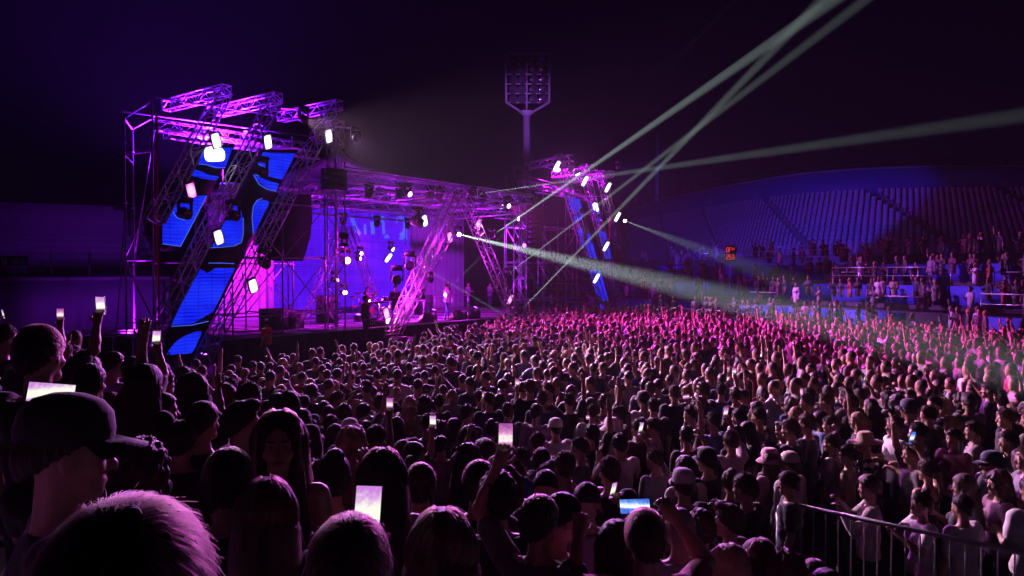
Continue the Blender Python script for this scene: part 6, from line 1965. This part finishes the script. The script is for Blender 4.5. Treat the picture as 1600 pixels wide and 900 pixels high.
SYW = [t for t in STY for _ in range(t[2])]; SFW = [t for t in STF for _ in range(t[2])]
def pick_pose(px, dd):
    u = rs.random()
    up = 0.05 + 0.30 * min(1, max(0, (dd - 11) / 14)) * min(1, max(0.25, (px - 500) / 500))
    if u < up: return rs.choice(['up', 'both', 'leftup', 'both', 'up', 'point', 'head'])
    if u < up + 0.10: return 'film' if rs.random() < 0.4 else 'filmhigh'
    return rs.choice(['down', 'down', 'down', 'bent', 'cup', 'clap', 'down'])
def pick_turn(px):
    if px > 1150: return rs.gauss(38, 26)
    if px > 950: return rs.gauss(14, 24)
    return rs.gauss(-2, 22)
singles = []
nph = 0
for dd, x, y, fz, hx, hy in cand[:N_SINGLE]:
    fem = rs.random() < 0.45
    pose = pick_pose(hx, dd); turn = pick_turn(hx)
    if rs.random() < 0.07: turn += rs.choice([-1, 1]) * 110
    sl_ = ('tank' if rs.random() < 0.12 else 'tee') if fem else ('long' if pose in ('down', 'bent') and rs.random() < 0.6 else 'tee')
    sl_ = {'up': 'tee', 'both': 'tee'}.get(pose, sl_)
    b, s, J = lib(pose, fem, sl_, 0.0)
    ht = rs.gauss(1.64, 0.06) if fem else rs.gauss(1.76, 0.07)
    sc_ = ht / 1.79
    rz = facing(x, y, rad(turn))
    top, tname, _ = rs.choice(TW); hs, hname, _ = rs.choice(SFW if fem else SYW)
    hc_ = rs.choice([H_DARK, H_DARK, H_DARK, H_BROWN, H_BROWN, H_BLOND if fem else H_BROWN])
    sk = SKINS[rs.randrange(5)]
    o = put_person(b, s, J, (x, y, fz), rz, sc_, sk, top, hs, hc_, '', 'spectators in the crowd')
    if rs.random() < 0.14 and tname not in ('black', 'charcoal', 'navy'): pattern_top(o); tname = 'patterned ' + tname
    hat = None
    if not fem and rs.random() < 0.07:
        hm = link('hat', hair_mesh('cap'), o); hc2 = rs.choice([BLACK, WHITE, NAVY]); hm.color = (*hc2, 1); hm.matrix_local = Matrix.Translation(Vector(J.hc)) @ Matrix([list(r) for r in J.HR]).to_4x4(); hat = 1
    singles.append((o, hx, hy, ('capped' if hat else hname), tname, pose))
    if pose in ('film', 'filmhigh') and nph < 34:
        nph += 1
        hold_phone(J, pose, np.array([x, y, fz]), rz, sc_, rs.choice([scr_pink, scr_pink, scr_white, scr_blue]), None)
        bpy.data.objects  # the phone just made gets its label below
        singles[-1] = singles[-1] + (C.objects[-4],)
bins = {}
for rec in singles:
    o, hx, hy = rec[0], rec[1], rec[2]
    nm, lx, ly = min(LAND, key=lambda l: (l[1] - hx) ** 2 + ((l[2] - hy) * 1.8) ** 2)
    dx, dy = hx - lx, (hy - ly) * 1.8
    dr = ('right of' if dx > 0 else 'left of') if abs(dx) > abs(dy) else ('in front of' if dy > 0 else 'behind')
    bins.setdefault((nm, dr), []).append((dx * dx + dy * dy, rec))
for (nm, dr), L in bins.items():
    L.sort(key=lambda t: t[0])
    for i, (_, rec) in enumerate(L):
        o, hx, hy, hname, tname, pose = rec[:6]
        o['label'] = '%s person in %s, %s, %s %s %s' % (hname, tname, WORDS[pose], nth(i + 1), dr, nm.replace('the high rider', 'the high rider').replace('the dark-haired bare-shouldered woman', 'the bare-shouldered woman').replace('zzz', 'bare-shouldered').replace('the woman facing the camera', 'the camera-facing woman').replace('the white top with raised phone','the raised-phone top').replace('the white-tee man in profile', 'the white-tee profile'))
        if len(rec) > 6: rec[6]['label'] = 'small lit phone held %s %s, %s that way' % (dr, nm, nth(i + 1))

# ------------------------------------------------------------------ the distant rest of the crowd: one mass
attr_mat, nt_, b_ = nodes('distant_people')
at_ = nt_.nodes.new('ShaderNodeAttribute'); at_.attribute_name = 'person_colour'
nt_.links.new(at_.outputs['Color'], b_.inputs['Base Color']); b_.inputs['Roughness'].default_value = 0.6
def low_person(pose, fem, hair):
    r_, l_ = POSES[pose]
    J = skeleton(r_, l_, 0.0, -0.05, fem)
    lo, hi = bounds(J)
    hcz = J.H(0, 0, 0.1)
    ax = [axis_pts(lo[0], hi[0], 0.055, [(hcz[0] - 0.11, hcz[0] + 0.11, 0.032)]), axis_pts(lo[1], hi[1], 0.055, [(hcz[1] - 0.12, hcz[1] + 0.13, 0.032)]), axis_pts(0.62, hi[2], 0.06, [(hcz[2] - 0.13, hcz[2] + 0.15, 0.032), (1.75, 2.4, 0.045)])]
    T = Field(ax); put_torso(T, J, 0.016)
    for a in J.arms: put_upper(T, a, 0.012, 0.03, 0.8)
    T.cone((0, 0, 0.6), (0, 0, 0.95), 0.15, 0.16, 0.03, (1, 1.3, 1))
    S = Field(ax); put_head(S, J, False, 0.004)
    A = Field(ax)
    for a in J.arms:
        A.cone(a[2] - (a[2] - a[1]) * 0.4, a[2], 0.05, 0.046, 0.02); A.cone(a[2], a[3], 0.046, 0.034, 0.02); A.cone(a[3], a[3] + a[4] * 0.09, 0.036, 0.038, 0.02); A.cone(a[3] + a[4] * 0.09, a[3] + a[4] * 0.165, 0.034, 0.022, 0.02)
    Hh = Field(ax)
    Hh.ell(J.H(0, -0.022, 0.126), (0.088, 0.104, 0.102), 0.02, J.HR)
    if hair == 'long': Hh.cone(J.H(0, -0.06, 0.1), J.H(0, -0.095, -0.28), 0.105, 0.09, 0.03, (0.92, 1.3, 1))
    X, Y, Z = np.meshgrid(*ax, indexing='ij')
    Hh.D = np.maximum(Hh.D, 0.6 * (Y - hcz[1] - 0.02) - 0.8 * (Z - hcz[2] - 0.03))
    F = Field(ax); F.D = np.minimum(np.minimum(smin(T.D, S.D, 0.02), A.D), Hh.D)
    V, Q = F.mesh()
    ii = [np.clip(np.searchsorted(ax[i], V[:, i]), 0, len(ax[i]) - 1) for i in range(3)]
    st = np.stack([g_f.D[ii[0], ii[1], ii[2]] for g_f in (T, S, A, Hh)], 1)
    return V, Q, st.argmin(1)
LOW = {}
def low(pose, fem, hair):
    k_ = (pose, fem, hair)
    if k_ not in LOW: LOW[k_] = low_person(*k_)
    return LOW[k_]
Vs, Qs, Cs, base = [], [], [], 0
def add_low(x, y, z, rz, ht, pose, fem, hair, top, hc_, sk, seat=0.0):
    global base
    V, Q, cl = low(pose, fem, hair)
    sc_ = ht / 1.79
    V2 = (V * sc_) @ rotz(rz).T + np.array([x, y, z - seat])
    pal = np.array([top, sk, sk, hc_]) 
    Vs.append(V2); Qs.append(Q + base); Cs.append(pal[cl]); base += len(V)
for dd, x, y, fz, hx, hy in cand[N_SINGLE:]:
    fem = rs.random() < 0.45
    pose = pick_pose(hx, dd)
    add_low(x, y, fz, facing(x, y, rad(pick_turn(hx))), rs.gauss(1.64, 0.06) if fem else rs.gauss(1.76, 0.08), pose, fem, 'long' if fem and rs.random() < 0.7 else 'short', rs.choice(TW)[0], rs.choice([H_DARK, H_DARK, H_BROWN, H_BLOND if fem else H_BROWN]), SKINS[rs.randrange(5)])
# guests on the terraces, some seated
for k_, (q0, z_) in enumerate(levels):
    t_ = -8.0
    while t_ < 38:
        t_ += rs.uniform(0.15, 0.75) * (1.0 if t_ > 12 else 2.2)
        p = TP(t_, q0 + rs.uniform(0.35, 2.9), z_)
        if p[1] < 18: continue
        add_low(p[0], p[1], p[2], facing(p[0], p[1], rad(rs.gauss(10, 30))), rs.uniform(1.6, 1.82), rs.choice(['down', 'bent', 'down', 'clap', 'cup', 'up', 'film']), rs.random() < 0.5, rs.choice(['long', 'short']),
                rs.choice(TW + [(WHITE, '', 1), (PINK, '', 1), (RED, '', 1)])[0], rs.choice([H_DARK, H_BROWN, H_BLOND]), SKINS[rs.randrange(5)], seat=rs.choice([0, 0, 0.42]))
me = mesh_np('distant_crowd', np.concatenate(Vs), np.concatenate(Qs), None, True, [attr_mat])
ca = me.color_attributes.new('person_colour', 'FLOAT_COLOR', 'POINT')
cc = np.concatenate([np.concatenate(Cs), np.ones((base, 1))], 1).astype(np.float32)
ca.data.foreach_set('color', cc.ravel())
tag(link('distant_crowd', me), 'dense far crowd with raised hands in front of the stage and on the terraces', kind='stuff')
print('CROWD', len(cand), len(TAKEN), len(me.polygons), 'singles', len(singles))
# ------------------------------------------------------------------ stage fog in the air
hz = bpy.data.materials.new('haze_air')
hz.use_nodes = True
hn = hz.node_tree
for n_ in list(hn.nodes): hn.nodes.remove(n_)
ho = hn.nodes.new('ShaderNodeOutputMaterial')
hv = hn.nodes.new('ShaderNodeVolumePrincipled')
hv.inputs['Color'].default_value = (0.92, 0.92, 0.95, 1)
hv.inputs['Density'].default_value = 0.00022
hv.inputs['Anisotropy'].default_value = 0.25
hn.links.new(hv.outputs[0], ho.inputs['Volume'])
hz.cycles.volume_sampling = 'EQUIANGULAR'
mb = MB().box((0, 120, 16), (420, 290, 34.4))
o = mb.build('haze', hz)
tag(o, 'thin stage fog drifting over the whole arena', kind='stuff')
